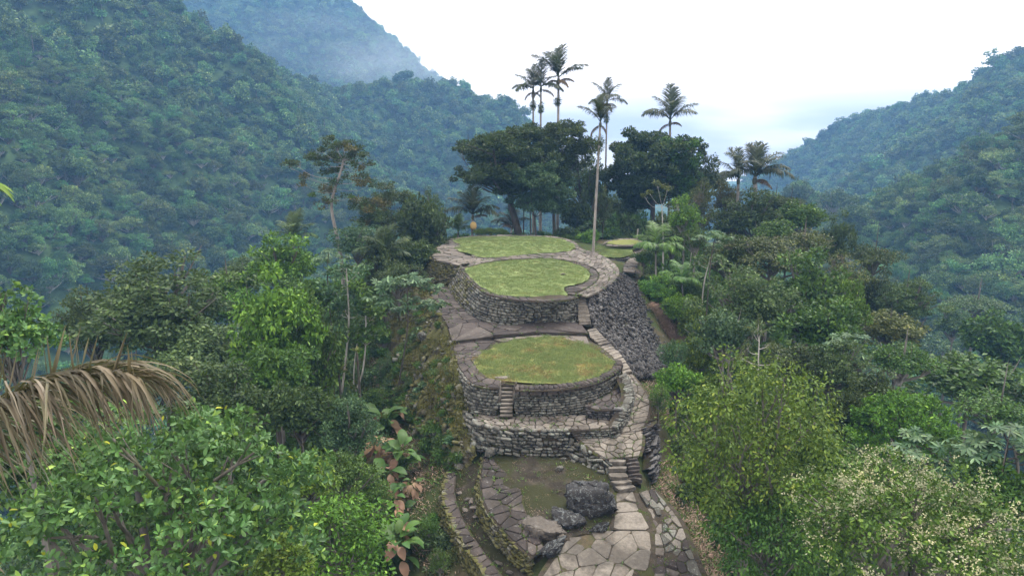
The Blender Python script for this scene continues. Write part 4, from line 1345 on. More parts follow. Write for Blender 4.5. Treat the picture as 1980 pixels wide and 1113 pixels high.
def clump_tree(label, y, trunk, clumps, leaf, bark='bark_grey', ll=.2, lw=.09, per=140, tr=.3, name="tree", cat="tree", seed=1, depth=1.0, up=.7, droop=.1, to_ground=True, flat=.55, shell=.35, thick=1.25):
    """tree drawn clump by clump: trunk = [(px,py)...] from foot to head, clumps = [(px,py,rx,ry[,leaf])] in photo pixels"""
    r = np.random.default_rng(seed)
    T = np.array([py_(a, b, y) for a, b in trunk])
    gz = float(H(T[0, 0], T[0, 1])) - .1
    if to_ground and T[0, 2] > gz:
        T = np.vstack([[T[0, 0] + .1, T[0, 1], gz], T])
    root = empty(name, T[0], label, cat)
    o0 = T[0].copy()
    T = smooth_line(T, 2) - o0
    g = Geo()
    g.tube(T, np.linspace(tr, tr * .42, len(T)) * (1 + .5 * np.exp(-np.linspace(0, 14, len(T)))), 8)
    obj("trunk", g.mesh("trunk", M[bark], True), root)
    gl = Geo()
    by = {}
    for cl in clumps:
        a, b, rx, ry = cl[:4]
        lf = cl[4] if len(cl) > 4 else leaf
        c = py_(a, b, y); k = px_per_m(c)
        c = c - o0 + [0, r.normal(0, depth) * rx / k, 0]
        R3 = np.array([rx / k, rx / k, ry * thick / k])
        by.setdefault(lf, []).append((c, R3))
        i = np.argmin(np.linalg.norm(T - c, axis=1) + np.maximum(T[:, 2] - c[2] + .3, 0) * 3)
        i = max(i, len(T) // 3)
        s = T[i]
        m = s * .5 + c * .5 + r.normal(0, .06 * np.linalg.norm(c - s), 3) - [0, 0, .12 * np.linalg.norm(c - s)]
        br = max(.025, tr * .32 * min(1, rx / 40))
        gl.tube(smooth_line(np.array([s, m, c]), 2), np.linspace(br, br * .35, 8 + 4)[:len(smooth_line(np.array([s, m, c]), 2))], 6)
        for _ in range(4):
            e = c + r.normal(0, .5, 3) * R3
            gl.tube(np.array([m * .3 + c * .7, e]), [br * .4, br * .12], 4)
    obj("limbs", gl.mesh("limbs", M[bark], True), root)
    for lf, L_ in by.items():
        # every clump breaks up into smaller sprays
        C, Rd = [], []
        for c, R3 in L_:
            n = int(np.clip(R3[0] / .17, 6, 46))
            d = unit(r.normal(0, 1, (n, 3))); d[:, 2] = np.where(d[:, 2] < 0, d[:, 2] * .5, d[:, 2])
            C.append(c + d * R3 * r.uniform(.2, 1.3, (n, 1)))
            Rd.append(np.tile(R3 * .30, (n, 1)) * r.uniform(.5, 1.5, (n, 1)))
        C = np.vstack(C); Rd = np.vstack(Rd)
        n_per = np.clip(1.1 * per * (Rd[:, 0] / .6) ** 2, 26, 700)
        P, D, N, L, W = clump_leaves(r, C, Rd, n_per, ll * 1.2, lw * 1.3, up, droop, shell, flat)
        V, Qd, Tt = leaf_geo(P, D, N, L, W)
        obj("crown", mesh_np("crown", V, Qd, Tt, M[lf]), root)
    return root


# ------------------------------------------------------------ palms
def frond_mesh(name, seed, mat, bend=1.1, n=50, lw=.03, ll=.34, hang=.5, ragged=.4, vee=.5):
    """palm frond of unit length along +x rising, with leaflets"""
    r = np.random.default_rng(seed)
    t = np.linspace(0, 1, 13)
    ang = .9 - bend * t ** 1.3
    seg = 1 / 12
    x = np.r_[0, np.cumsum(np.cos(ang[:-1]) * seg)]; z = np.r_[0, np.cumsum(np.sin(ang[:-1]) * seg)]
    Pm = np.stack([x, 0 * x, z], 1)
    g = Geo()
    g.tube(Pm, np.linspace(.016, .004, 13), 5)
    u = np.linspace(.14, .99, n)
    B = np.stack([np.interp(u, t, Pm[:, k]) for k in range(3)], 1)
    Tn = unit(np.stack([np.interp(u, t, np.gradient(Pm[:, k])) for k in range(3)], 1))
    prof = ll * (np.sin(np.pi * np.clip(u, 0, 1) ** .8) * .75 + .35)
    for s in (-1, 1):
        D = Tn * .75 + np.array([[0, s * 1.0, 0]]) + np.array([[0, 0, vee]]) * r.uniform(.2, 1.2, (n, 1)) - np.array([[0, 0, hang]]) * r.uniform(.4, 1.3, (n, 1))
        D = unit(D + r.normal(0, ragged * .35, (n, 3)))
        Lg = prof * r.uniform(.7, 1.15, n)
        mid = B + D * Lg[:, None] * .55
        D2 = unit(D + [0, 0, -hang * 1.3])
        tip = mid + D2 * Lg[:, None] * .5
        W = unit(np.cross(D, [0, 0, 1])) * lw * .5
        V = np.stack([B - W * .6, B + W * .6, mid + W, tip, mid - W], 1)
        a = np.arange(n)[:, None] * 5
        g.add(V.reshape(-1, 3), a + [0, 1, 2, 4], a + [4, 2, 3])
    return g.mesh(name, mat)


FROND = [frond_mesh("frond", 60 + k, M['palm'], bend=b, hang=h, vee=v) for k, (b, h, v) in enumerate([(.5, .25, .6), (1.0, .45, .45), (1.5, .6, .35), (1.9, .9, .2)])]
FROND_DEAD = frond_mesh("frond", 70, M['dry'], bend=1.4, hang=1.2, vee=0, ll=.2)


def ring_trunk(P, r0, r1, name="trunk"):
    P = resample(smooth_line(P, 2), 26)
    rr = np.linspace(r0, r1, 26) * (1 + .05 * (np.arange(26) % 2))
    rr[0] *= 1.35
    g = Geo()
    g.tube(P, rr, 9)
    return g


def palm(label, y, foot, head, flen, fronds, leaf='palm', bark='bark_pale', tr=.14, name="palm_tree", dead=(), skirt=0, seed=1, group=None):
    """foot/head: photo pixels; flen: frond length in photo pixels; fronds: list of (azimuth deg, pitch deg, pattern)"""
    r = np.random.default_rng(seed)
    hd = py_(*head, y)
    ft = py_(*foot, y)
    gz = float(H(ft[0], ft[1])) - .1
    P = [np.array([ft[0], ft[1], gz])] + ([ft] if ft[2] > gz + .5 else []) + [hd]
    P = np.array(P)
    root = empty(name, P[0], label, "palm", group)
    k = px_per_m(hd)
    fl = 1.0 * flen / k
    obj("trunk", ring_trunk(P - P[0], tr * 1.15, tr * .8).mesh("trunk", M[bark], True), root)
    g = Geo()
    h0 = hd - P[0]
    g.tube(np.array([h0 - [0, 0, fl * .22], h0 - [0, 0, fl * .1], h0 + [0, 0, fl * .06]]), [tr * .85, tr * 1.2, tr * .45], 8)
    obj("crownshaft", g.mesh("crownshaft", M['palm_shaft'], True), root)
    for az, pitch, kk in fronds:
        o = obj("frond", FROND[kk], root, h0, (0, -R(pitch * .8 - 15), R(az)), fl * r.uniform(.95, 1.2))
        o.rotation_mode = 'XYZ'
        set_mat(o, M[leaf])
    for az, pitch in dead:
        obj("dead_frond", FROND_DEAD, root, h0 - [0, 0, fl * .12], (0, -R(pitch), R(az)), fl * r.uniform(.5, .75))
    if skirt:
        C = h0 - np.array([[0, 0, skirt / k]]) + r.normal(0, .1, (5, 3)) * [1, 1, 4]
        Pp, D, N, L, W = clump_leaves(r, C, np.tile([[.28, .28, .55]], (5, 1)), 90, .3, .06, .2, .8)
        V, Qd, Tt = leaf_geo(Pp, D, N, L, W)
        obj("epiphytes", mesh_np("epiphytes", V, Qd, Tt, M['darkmoss']), root, kind="stuff")
    return root


M['palm_shaft'] = bark_mat('palm_shaft', (.045, .055, .03), (.09, .095, .06), moss=0)

# ------------------------------------------------------------ scatter (stuff): forest and undergrowth
def scatter(name, P, rotz, scl, idx, protos, **props):
    me = bpy.data.meshes.new(name)
    me.vertices.add(len(P)); me.vertices.foreach_set("co", np.ascontiguousarray(P, np.float32).ravel())
    for nm, typ, dat in (("rz", 'FLOAT', rotz), ("sc", 'FLOAT_VECTOR', scl), ("ix", 'INT', idx)):
        at = me.attributes.new(nm, typ, 'POINT')
        if typ == 'FLOAT_VECTOR':
            at.data.foreach_set("vector", np.ascontiguousarray(dat, np.float32).ravel())
        else:
            at.data.foreach_set("value", np.ascontiguousarray(dat, np.int32 if typ == 'INT' else np.float32))
    c = bpy.data.collections.new(name + "_kit")
    for k, m in enumerate(protos):
        c.objects.link(bpy.data.objects.new("%s_%02d" % (name, k), m))
    ng = bpy.data.node_groups.new(name, 'GeometryNodeTree')
    ng.interface.new_socket("Geometry", in_out='INPUT', socket_type='NodeSocketGeometry')
    ng.interface.new_socket("Geometry", in_out='OUTPUT', socket_type='NodeSocketGeometry')
    t = NT(ng)
    gi, go = t.add("NodeGroupInput"), t.add("NodeGroupOutput")
    ci = t.add("GeometryNodeCollectionInfo")
    ci.inputs["Collection"].default_value = c
    ci.inputs["Separate Children"].default_value = True
    ci.inputs["Reset Children"].default_value = True

    def attr(nm, typ):
        n = t.add("GeometryNodeInputNamedAttribute", {"data_type": typ})
        n.inputs["Name"].default_value = nm
        return n.outputs["Attribute"]
    mp = t.add("GeometryNodeMeshToPoints")
    t.l.new(gi.outputs[0], mp.inputs["Mesh"])
    ip = t.add("GeometryNodeInstanceOnPoints")
    t.l.new(mp.outputs[0], ip.inputs["Points"])
    t.l.new(ci.outputs[0], ip.inputs["Instance"])
    ip.inputs["Pick Instance"].default_value = True
    t.l.new(attr("ix", 'INT'), ip.inputs["Instance Index"])
    cx = t.add("ShaderNodeCombineXYZ")
    t.l.new(attr("rz", 'FLOAT'), cx.inputs[2])
    t.l.new(cx.outputs[0], ip.inputs["Rotation"])
    t.l.new(attr("sc", 'FLOAT_VECTOR'), ip.inputs["Scale"])
    t.l.new(ip.outputs[0], go.inputs[0])
    o = obj(name, me, **props)
    md = o.modifiers.new("scatter", 'NODES')
    md.node_group = ng
    return o


def in_view(P, margin=1.12):
    d = P - np.array([0, 0, CAM_Z])
    f = d[:, 1] * CP - d[:, 2] * SP
    u = d[:, 0] / np.maximum(f, .1) * FPX / 990
    v = (d[:, 1] * SP + d[:, 2] * CP) / np.maximum(f, .1) * FPX / 556
    return (f > 1) & (np.abs(u) < margin) & (np.abs(v) < margin + .15)


def join_meshes(name, parts):
    """parts: (mesh, material) with the same layout -> one mesh with two materials"""
    g = Geo(); mi = []; mats = []
    for k, (me, mt) in enumerate(parts):
        n = len(me.vertices); co = np.empty(n * 3, np.float32); me.vertices.foreach_get("co", co)
        me.calc_loop_triangles()
        tr = np.empty(len(me.loop_triangles) * 3, np.int32); me.loop_triangles.foreach_get("vertices", tr)
        g.add(co.reshape(-1, 3), None, tr.reshape(-1, 3)); mi.append(np.full(len(tr) // 3, k)); mats.append(mt)
    m = g.mesh(name)
    for mt in mats:
        m.materials.append(mt)
    m.polygons.foreach_set("material_index", np.concatenate(mi).astype(np.int32))
    return m
# ============================================================ forest on the mountains (one mass)
far_protos = []
for k in range(9):
    me, C = crown_mesh("forest_crown", 200 + k, 16 + 2 * (k % 4), 52, .22, .15, zr=[.8, 1.0, .6, 1.15][k % 4], cr=.31, low=-.4, fill=.6, mat=M['forest'], rough=.4)
    g = Geo()
    g.tube(np.array([(0, 0, -1.6), (.05, 0, -.8), (0, 0, .2)]), [.045, .04, .03], 4)
    far_protos.append(join_meshes("forest_tree", [(me, M['forest']), (g.mesh("t", None), M['bark_grey'])]))
# a slender palm among them
g = Geo()
g.tube(np.array([(0, 0, -2.6), (0, 0, .6)]), [.05, .04], 4)
pm = [(g.mesh("t", None), M['bark_grey'])]
fg = Geo()
for k in range(9):
    fm = FROND[1 + k % 2]
    n = len(fm.vertices); co = np.empty(n * 3, np.float32); fm.vertices.foreach_get("co", co)
    a = k * .72
    V = co.reshape(-1, 3) * .75
    Rm = np.array(Matrix.Rotation(a, 3, 'Z') @ Matrix.Rotation(-random.uniform(-.1, .5), 3, 'Y'))
    fm.calc_loop_triangles(); tr = np.empty(len(fm.loop_triangles) * 3, np.int32); fm.loop_triangles.foreach_get("vertices", tr)
    fg.add(V @ Rm.T + [0, 0, .6], None, tr.reshape(-1, 3))
pm.append((fg.mesh("f", None), M['forest']))
far_protos.append(join_meshes("forest_palm", pm))

# nearer ones with finer leaves
for nm in ('dense1', 'dense2', 'dense3', 'umbrella2', 'fine1', 'column'):
    far_protos.append(join_meshes("forest_tree", [(CROWN[nm][0], M['forest']), (CROWN[nm][1], M['bark_white'] if nm in ('umbrella2', 'dense3') else M['bark_grey'])]))
r = np.random.default_rng(21)


def forest_points(x0, x1, y0, y1, sp, cond):
    X, Y = np.meshgrid(np.arange(x0, x1, sp), np.arange(y0, y1, sp))
    X = X.ravel() + r.uniform(-.48, .48, X.size) * sp
    Y = Y.ravel() + r.uniform(-.48, .48, Y.size) * sp
    Z = H(X, Y)
    P = np.stack([X, Y, Z], 1)
    k = in_view(P + [0, 0, 3]) & cond(X, Y, Z)
    return P[k]


def visible(P, tol=9.0):
    """drop what lies well hidden behind a nearer crest"""
    ok = np.ones(len(P), bool)
    o = np.array([0, 0, CAM_Z])
    for t in np.linspace(.15, .97, 26):
        Qp = o + (P - o) * t
        m = (Qp[:, 1] > 105) | (np.abs(Qp[:, 0]) > 48)
        if m.any():
            h = H(Qp[m, 0], Qp[m, 1])
            ok[m] &= ~(h > Qp[m, 2] + tol)
    return ok


near_r = lambda X, Y: np.maximum(np.abs(X - 1) / 44, np.where(Y > 50, (Y - 50) / 58, (50 - Y) / 58))
Pn = forest_points(-330, 330, 20, 420, 3.4, lambda X, Y, Z: near_r(X, Y) > 1.0)
Pn = Pn[visible(Pn)]
Pf = forest_points(-700, 800, 420, 860, 4.2, lambda X, Y, Z: Y > 420)
Pf = Pf[visible(Pf)]
Pff = forest_points(-760, 200, 860, 1180, 5.5, lambda X, Y, Z: Y > 860)
Pff = Pff[visible(Pff)]
Pall = np.concatenate([Pn, Pf, Pff])
n = len(Pall)
base = np.concatenate([np.full(len(Pn), 2.35), np.full(len(Pf), 2.8), np.full(len(Pff), 3.4)])
sz = base * np.clip(r.lognormal(0, .36, n), .45, 2.3)
Pall[:, 2] += sz * r.uniform(.7, 1.25, n) + (r.random(n) < .06) * sz * .8
scl = np.stack([sz, sz, sz * r.uniform(.8, 1.25, n)], 1)
ix = r.integers(0, 9, n)
ix[r.random(n) < .035] = 9
near_f = (np.hypot(Pall[:, 0], Pall[:, 1]) < 330) & (ix != 9)
ix[near_f] = 10 + r.integers(0, 6, near_f.sum())
scl[near_f] *= 1.05
scl[ix == 9] *= .8
print("forest trees:", n)
scatter("mountain_forest", Pall, r.uniform(0, 6.28, n), scl, ix, far_protos, kind="stuff", label="dense blue-green rainforest covering the mountain slopes", category="forest")

# ============================================================ undergrowth on the ridge flanks (one mass)
CLEAR = np.array([p[:2] for p in [
    pz(905, 1200, 0), pz(885, 1113, -.6), pz(845, 1000, 0), pz(815, 900, .5), pz(765, 810, .1), pz(738, 700, .5), pz(735, 600, 1.8), pz(752, 555, 2.6), pz(815, 500, 5), pz(845, 462, 6.5), pz(900, 449, 7), pz(1040, 448, 7), pz(1115, 455, 7),
    pz(1165, 457, 6.5), pz(1250, 457, 6.5), pz(1252, 480, 6), pz(1238, 520, 6), pz(1245, 552, 5.8), pz(1275, 600, 3.6), pz(1312, 655, 1.2), pz(1300, 725, 2.8), pz(1275, 760, 3), pz(1285, 840, 1.4), pz(1300, 940, .7), pz(1350, 1010, .2), pz(1400, 1113, -.8), pz(1440, 1200, -1.5)]])
shr = []
for k, (lf, a) in enumerate([('mid', dict(nclump=16, per=42, ll=.30, lw=.13, cr=.42, zr=.9)), ('dark', dict(nclump=14, per=44, ll=.26, lw=.14, cr=.42, zr=.8)), ('greygreen', dict(nclump=18, per=40, ll=.22, lw=.10, cr=.4, zr=1.0)),
                             ('fern', dict(nclump=12, per=40, ll=.45, lw=.10, cr=.35, zr=.7, droop=.5)), ('bright', dict(nclump=16, per=40, ll=.28, lw=.13, cr=.4, zr=.8)), ('bluegreen', dict(nclump=10, per=34, ll=.42, lw=.2, cr=.4, zr=.9)), ('olive', dict(nclump=14, per=44, ll=.2, lw=.09, cr=.42, zr=.8))]):
    me, C = crown_mesh("undergrowth_shrub", 300 + k, low=-.3, fill=.45, mat=M[lf], **a)
    shr.append(me)
fg = Geo()
for k in range(9):
    fm = FROND[k % 3]
    n = len(fm.vertices); co = np.empty(n * 3, np.float32); fm.vertices.foreach_get("co", co)
    Rm = np.array(Matrix.Rotation(k * .7 + .1, 3, 'Z') @ Matrix.Rotation(-random.uniform(-.2, .5), 3, 'Y'))
    fm.calc_loop_triangles(); tr = np.empty(len(fm.loop_triangles) * 3, np.int32); fm.loop_triangles.foreach_get("vertices", tr)
    fg.add(co.reshape(-1, 3) @ Rm.T, None, tr.reshape(-1, 3))
shr.append(fg.mesh("undergrowth_palm", M['fern']))
X, Y = np.meshgrid(np.arange(-48, 52, 1.25), np.arange(8, 112, 1.25))
X = X.ravel() + r.uniform(-.6, .6, X.size); Y = Y.ravel() + r.uniform(-.6, .6, Y.size)
Z = H(X, Y)
P = np.stack([X, Y, Z], 1)
k = in_view(P + [0, 0, 1.5]) & ~inside(P[:, :2], CLEAR)
for a, b, z in [(768, 1075, -.6), (748, 835, .2), (735, 880, .1), (775, 905, .1), (752, 940, -.1), (800, 950, 0), (762, 985, -.4)]:
    c0 = pz(a, b, z)
    k &= np.hypot(P[:, 0] - c0[0], P[:, 1] - c0[1] + .6) > 1.7
P = P[k]
dist = np.min(np.linalg.norm(P[:, None, :2] - resample(np.vstack([CLEAR, CLEAR[:1]]), 120)[None], axis=2), axis=1)
sz = np.clip(.35 + dist * .32, .4, 1.9) * r.uniform(.65, 1.35, len(P))
sz = np.where((P[:, 1] > 76) & (np.abs(P[:, 0] + 1) < 11), np.minimum(sz, .75), sz)
ix = r.choice(8, len(P), p=[.22, .16, .17, .13, .08, .07, .11, .06])
P[:, 2] += sz * .35
scatter("undergrowth", P, r.uniform(0, 6.28, len(P)), np.stack([sz, sz, sz * r.uniform(.7, 1.5, len(P))], 1), ix, shr, kind="stuff", label="tangled green shrubs and ferns covering both flanks of the ridge", category="undergrowth")

# ------------------------------------------------------------ grass and litter (stuff)
def tuft_mesh(name, seed, mat, n=14, h=.12, spread=.12, w=.012):
    q = np.random.default_rng(seed)
    B = np.stack([q.normal(0, spread, n), q.normal(0, spread, n), np.zeros(n)], 1)
    D = unit(np.stack([q.normal(0, .6, n), q.normal(0, .6, n), np.ones(n)], 1))
    V, Qd, T = leaf_geo(B, D, unit(q.normal(0, 1, (n, 3))), h * q.uniform(.5, 1.3, n), w, False)
    return mesh_np(name, V, Qd, T, mat)


M['grass'] = leaf_mat('grass', (.155, .21, .08), (.20, .265, .102), (.26, .325, .135), hue=.015, val=.25, tone=.3)
M['grass_dry'] = leaf_mat('grass_dry', (.17, .14, .055), (.29, .215, .105), (.40, .30, .17), hue=.03, val=.3)
M['straw'] = leaf_mat('straw', (.20, .14, .11), (.36, .26, .20), (.48, .37, .29), hue=.015, val=.3, tone=.4)
tufts = [tuft_mesh("grass_tuft", 1, M['grass'], 16, .10, .16, .022), tuft_mesh("grass_tuft", 2, M['grass'], 16, .13, .14, .022), tuft_mesh("grass_tuft", 3, M['grass_dry'], 12, .09, .16, .022)]


def grass_on(name, outline, z, n, pdry, label, big=1.0):
    lo, hi = outline[:, :2].min(0), outline[:, :2].max(0)
    q = r.uniform(lo - .5, hi + .5, (int(n * 1.15), 2))
    wob = np.stack([fbm(q[:, 0] * 1.7, q[:, 1] * 1.7, 51, 3), fbm(q[:, 0] * 1.7, q[:, 1] * 1.7, 57, 3)], 1) * .75
    q = q[inside(q + wob, outline)]
    dn = fbm(q[:, 0] * .6, q[:, 1] * .6, 31, 3)
    q = q[dn > -.75 + .3 * pdry]
    zz = z + .10 * fbm(q[:, 0] * .7, q[:, 1] * .7, 2, 3) - .01 if not callable(z) else z(q[:, 0], q[:, 1])
    s = r.uniform(.5, 1.5, len(q)) * big
    dry = fbm(q[:, 0] * .9 + 40, q[:, 1] * .9, 12, 4, .65)
    ix = np.where(r.random(len(q)) < np.clip(pdry + dry * 1.6 * min(1, pdry * 3), 0, .9), 2, r.integers(0, 2, len(q)))
    scatter(name, np.stack([q[:, 0], q[:, 1], zz], 1), r.uniform(0, 6.28, len(q)), np.stack([s, s, s * r.uniform(.6, 1.4, len(q))], 1), ix, tufts, kind="stuff", label=label, category="grass")


grass_on("grass", bA, zA, 9000, .10, "short green grass on the topmost round lawn", .7)
grass_on("grass", bB, zB, 11000, .10, "short green grass on the middle oval lawn", .7)
grass_on("grass", bC, zC, 9000, .32, "patchy green and rust grass on the lowest round lawn", .8)
grass_on("grass", bD, fz, 2500, .1, "short green grass on the far lawn by the tall palm", .8)
Pl = resample(bt, 50)
litter = np.vstack([bb, PL((860, 920, .8), (850, 1000, -.3), (880, 1113, -.8))[:], PL((820, 1113, -1.0), (790, 960, -.2), (740, 830, -.2), (715, 720, .3), (720, 600, 1.8), (735, 555, 2.5))])
straw = [tuft_mesh("dry_tuft", 5, M['straw'], 14, .32, .22, .03), tuft_mesh("dry_tuft", 6, M['straw'], 14, .22, .25, .04), tuft_mesh("green_tuft", 7, M['fern'], 10, .3, .2, .05)]


def litter_on(name, outline, n, label, pgreen=.3, zoff=0.0, sc=1.0):
    lo, hi = outline[:, :2].min(0), outline[:, :2].max(0)
    q = r.uniform(lo, hi, (n, 2))
    q = q[inside(q, outline)]
    s = r.uniform(.5, 1.4, len(q)) * sc
    ix = np.where(r.random(len(q)) < pgreen, 2, r.integers(0, 2, len(q)))
    scatter(name, np.stack([q[:, 0], q[:, 1], H(q[:, 0], q[:, 1]) + zoff], 1), r.uniform(0, 6.28, len(q)), np.stack([s * 1.2, s * 1.2, s * .5], 1), ix, straw, kind="stuff", label=label, category="grass")


litter_on("dry_grass", litter, 9500, "reddish dead ferns and grass at the foot of the left bank", .32)
litter_on("dry_grass", PL((1250, 590, 4.5), (1275, 605, 3.5), (1318, 655, 1), (1325, 668, .5), (1296, 662, 1.4), (1270, 622, 3)), 4500, "rust-brown straw slope at the right edge of the flank wall", .03)
litter_on("dry_grass", PL((1240, 728, 4.3), (1285, 718, 3.1), (1300, 735, 2.6), (1285, 800, 2), (1272, 815, 2.5), (1256, 770, 4)), 1200, "brown and green weeds between the winding path and the shrubs", .5)
litter_on("weeds", PL((1275, 900, 1.3), (1330, 960, .4), (1400, 1080, -.5), (1430, 1180, -1.2), (1380, 1180, 0), (1330, 1045, .6), (1300, 985, .9), (1262, 935, 1.3)), 1500, "low dark weeds on the earth bank right of the side paving", .3)
litter_on("weeds", gut, 380, "sparse weeds in the gutter between the curved walls", .6, .06, .6)
litter_on("weeds", court, 240, "sparse low weeds on the bare earth court", .6, .08, .5)
J = np.vstack(JOINTS)
J = J[r.random(len(J)) < .75]
J = J + r.normal(0, .03, J.shape)
s = r.uniform(.25, .75, len(J))
scatter("joint_weeds", J, r.uniform(0, 6.28, len(J)), np.stack([s, s, s * .6], 1), np.where(r.random(len(J)) < .35, 1, 2), straw, kind="stuff", label="small weeds and moss growing in the paving joints", category="weeds")
# moss and weeds on the bank
q = r.integers(0, 50, 4200), r.integers(0, 90, 4200)
Pb = P_bank[q[0], q[1]] + r.normal(0, .12, (4200, 3))
kk = fbm(Pb[:, 0] * .5, Pb[:, 1] * .5 + Pb[:, 2], 8, 3) > -.05
Pb = Pb[kk]
s = r.uniform(.4, 1.1, len(Pb))
moss_t = [tuft_mesh("moss_tuft", 8, leaf_mat('moss_tuft', (.06, .062, .016), (.11, .11, .028), (.18, .17, .055)), 18, .2, .2, .06)]
scatter("moss", Pb, r.uniform(0, 6.28, len(Pb)), np.stack([s, s, s], 1), np.zeros(len(Pb)), moss_t, kind="stuff", label="olive moss and weeds hanging on the left bank below the terraces", category="moss")

# ferns and low shrubs clinging to the bank, thickest along its foot
nb = 520
qi = np.clip((49 * r.random(nb) ** .6).astype(int), 1, 49); qj = r.integers(0, 90, nb)
Pb = P_bank[qi, qj] + r.normal(0, .1, (nb, 3))
kk = fbm(Pb[:, 0] * .45 + 9, Pb[:, 1] * .45 - Pb[:, 2] * .4, 18, 3) > -.08
Pb, qi = Pb[kk], qi[kk]
s = r.uniform(.18, .42, len(Pb)) + .35 * (qi / 49.0) * r.random(len(Pb))
scatter("bank_ferns", Pb, r.uniform(0, 6.28, len(Pb)), np.stack([s, s, s * .9], 1), r.choice([0, 2, 3, 3, 5, 6, 7], len(Pb)), shr, kind="stuff", label="small ferns and shrubs clinging to the mossy left bank", category="ferns")
# ============================================================ trees and shrubs, one by one
# ---- behind the upper terrace
clump_tree("huge dark spreading tree with a leaning forked trunk behind the topmost lawn", 86,
           [(1003, 452), (996, 425), (988, 400), (985, 375)],
           [(905, 292, 34, 14), (930, 310, 40, 16), (900, 345, 26, 10), (912, 350, 22, 10), (955, 280, 44, 18), (990, 272, 40, 20), (1000, 300, 48, 24), (950, 330, 44, 18), (1020, 265, 36, 18), (975, 345, 40, 18), (1040, 290, 42, 22), (1055, 320, 40, 24), (1000, 370, 34, 16), (970, 310, 40, 20), (1065, 350, 36, 20), (925, 285, 30, 12), (1010, 335, 40, 20), (940, 355, 26, 10), (895, 338, 18, 8), (1015, 255, 26, 9), (885, 290, 14, 6), (965, 300, 40, 16)],
           'dark', 'bark_dark', ll=.24, lw=.12, per=170, tr=.62, seed=3, thick=1.3)
clump_tree("dark tree with layered crown standing right of the huge spreading tree", 90, [(1072, 455), (1070, 400), (1078, 340)],
           [(1085, 270, 40, 22), (1120, 285, 26, 16), (1110, 255, 26, 10), (1060, 262, 34, 16), (1090, 300, 44, 22), (1130, 305, 18, 12), (1075, 330, 38, 18), (1115, 322, 24, 12), (1138, 290, 12, 8)],
           'dark', 'bark_dark', ll=.24, lw=.12, per=170, tr=.3, seed=4)
clump_tree("grey-green leafy tree drooping in front of the huge spreading tree", 84, [(1036, 455), (1034, 420)],
           [(1030, 345, 40, 20), (1050, 370, 42, 18), (1020, 385, 36, 16), (1060, 395, 38, 18), (1085, 350, 30, 20), (1040, 330, 30, 14), (1095, 375, 24, 18)],
           'bluegreen', 'bark_dark', ll=.24, lw=.12, per=150, tr=.2, seed=5)
for k, (a, b, lab) in enumerate([(1026, 400, "leftmost of the thin dark straight trunks behind the topmost lawn"), (1046, 395, "pale thin trunk behind the topmost lawn between darker trunks"), (1012, 405, "slim trunk close to the foot of the huge spreading tree")]):
    clump_tree(lab, 85 + k, [(a, 453), (a + (1 if k else -1), b)], [(a - 3, b - 8, 18, 9), (a + 8, b - 20, 16, 9)], 'dark', 'bark_pale' if k == 1 else 'bark_dark', ll=.22, lw=.1, per=120, tr=.13, seed=80 + k)
tree("dark bushy tree crouching behind the right end of the topmost lawn", 1118, 425, 66, 80, 92, 'dense1', 'dark', 'bark_dark')
tree("deep shadowed tree between the two tall front palms", 1150, 370, 74, 120, 97, 'airy2', 'dark', 'bark_dark')
tree("dark ragged tree low between the huge spreading tree and the great dark tree", 1128, 350, 86, 110, 101, 'airy1', 'dark', 'bark_dark')
tree("drooping mossy tree hanging over the foot of the tall front palm", 1167, 398, 36, 60, 84, 'column', 'darkmoss', 'bark_dark')
tree("hazy green tree seen through the gap right of the tall palms", 1205, 430, 90, 90, 104, 'fine1', 'greygreen')
tree("small leafy tree beside the far round terrace", 1165, 440, 50, 50, 96, 'airy1', 'mid')
clump_tree("great dark tree filling the skyline under the lone right palm", 96, [(1262, 452), (1262, 400), (1265, 350)],
           [(1225, 285, 34, 20), (1260, 278, 40, 18), (1300, 285, 38, 22), (1335, 295, 26, 14), (1210, 315, 36, 22), (1245, 315, 46, 26), (1290, 320, 48, 26), (1330, 330, 30, 20), (1200, 350, 34, 24), (1240, 360, 48, 26), (1290, 365, 46, 28), (1215, 385, 36, 22), (1255, 400, 46, 24), (1345, 350, 22, 20), (1195, 300, 16, 12), (1350, 280, 12, 6), (1278, 270, 16, 5), (1315, 372, 34, 24)],
           'dark', 'bark_dark', ll=.28, lw=.15, per=180, tr=.5, seed=6)
clump_tree("lighter green tree on the right side of the great dark tree", 93, [(1305, 455), (1305, 400)],
           [(1312, 285, 26, 14), (1335, 275, 18, 8), (1318, 312, 26, 18), (1300, 340, 24, 20), (1322, 350, 26, 22), (1310, 385, 26, 18)],
           'mid', 'bark_grey', ll=.26, lw=.14, per=150, tr=.2, seed=7)
tree("blackish rounded tree on the skyline right of the great dark tree", 1366, 352, 66, 70, 96, 'dense2', 'dark', 'bark_dark')
tree("orange-brown mossy bush on the skyline beneath the right palms", 1405, 392, 60, 66, 88, 'fine1', 'mossy', 'bark_dark')
tree("olive tree draped with brown moss left of the orange-brown bush", 1352, 400, 70, 90, 86, 'airy1', 'oliveflower')
tree("dusky green tree standing in front of the orange-brown bush", 1405, 440, 80, 80, 80, 'column', 'darkmoss')
tree("dark layered tree on the shoulder below the right palms", 1500, 395, 70, 60, 88, 'umbrella2', 'dark', 'bark_dark')
tree("small dark flat-topped tree leaning out at the right end of the skyline", 1530, 392, 60, 40, 86, 'umbrella1', 'dark', 'bark_dark')
tree("mid-green rounded tree under the flat-topped skyline tree", 1545, 425, 90, 70, 80, 'dense1', 'mid')
tree("deep green tree in the middle of the right shoulder", 1455, 425, 96, 84, 78, 'dense2', 'dark', 'bark_dark')
tree("leafy green tree left of the deep green shoulder tree", 1500, 455, 84, 66, 72, 'dense3', 'mid')

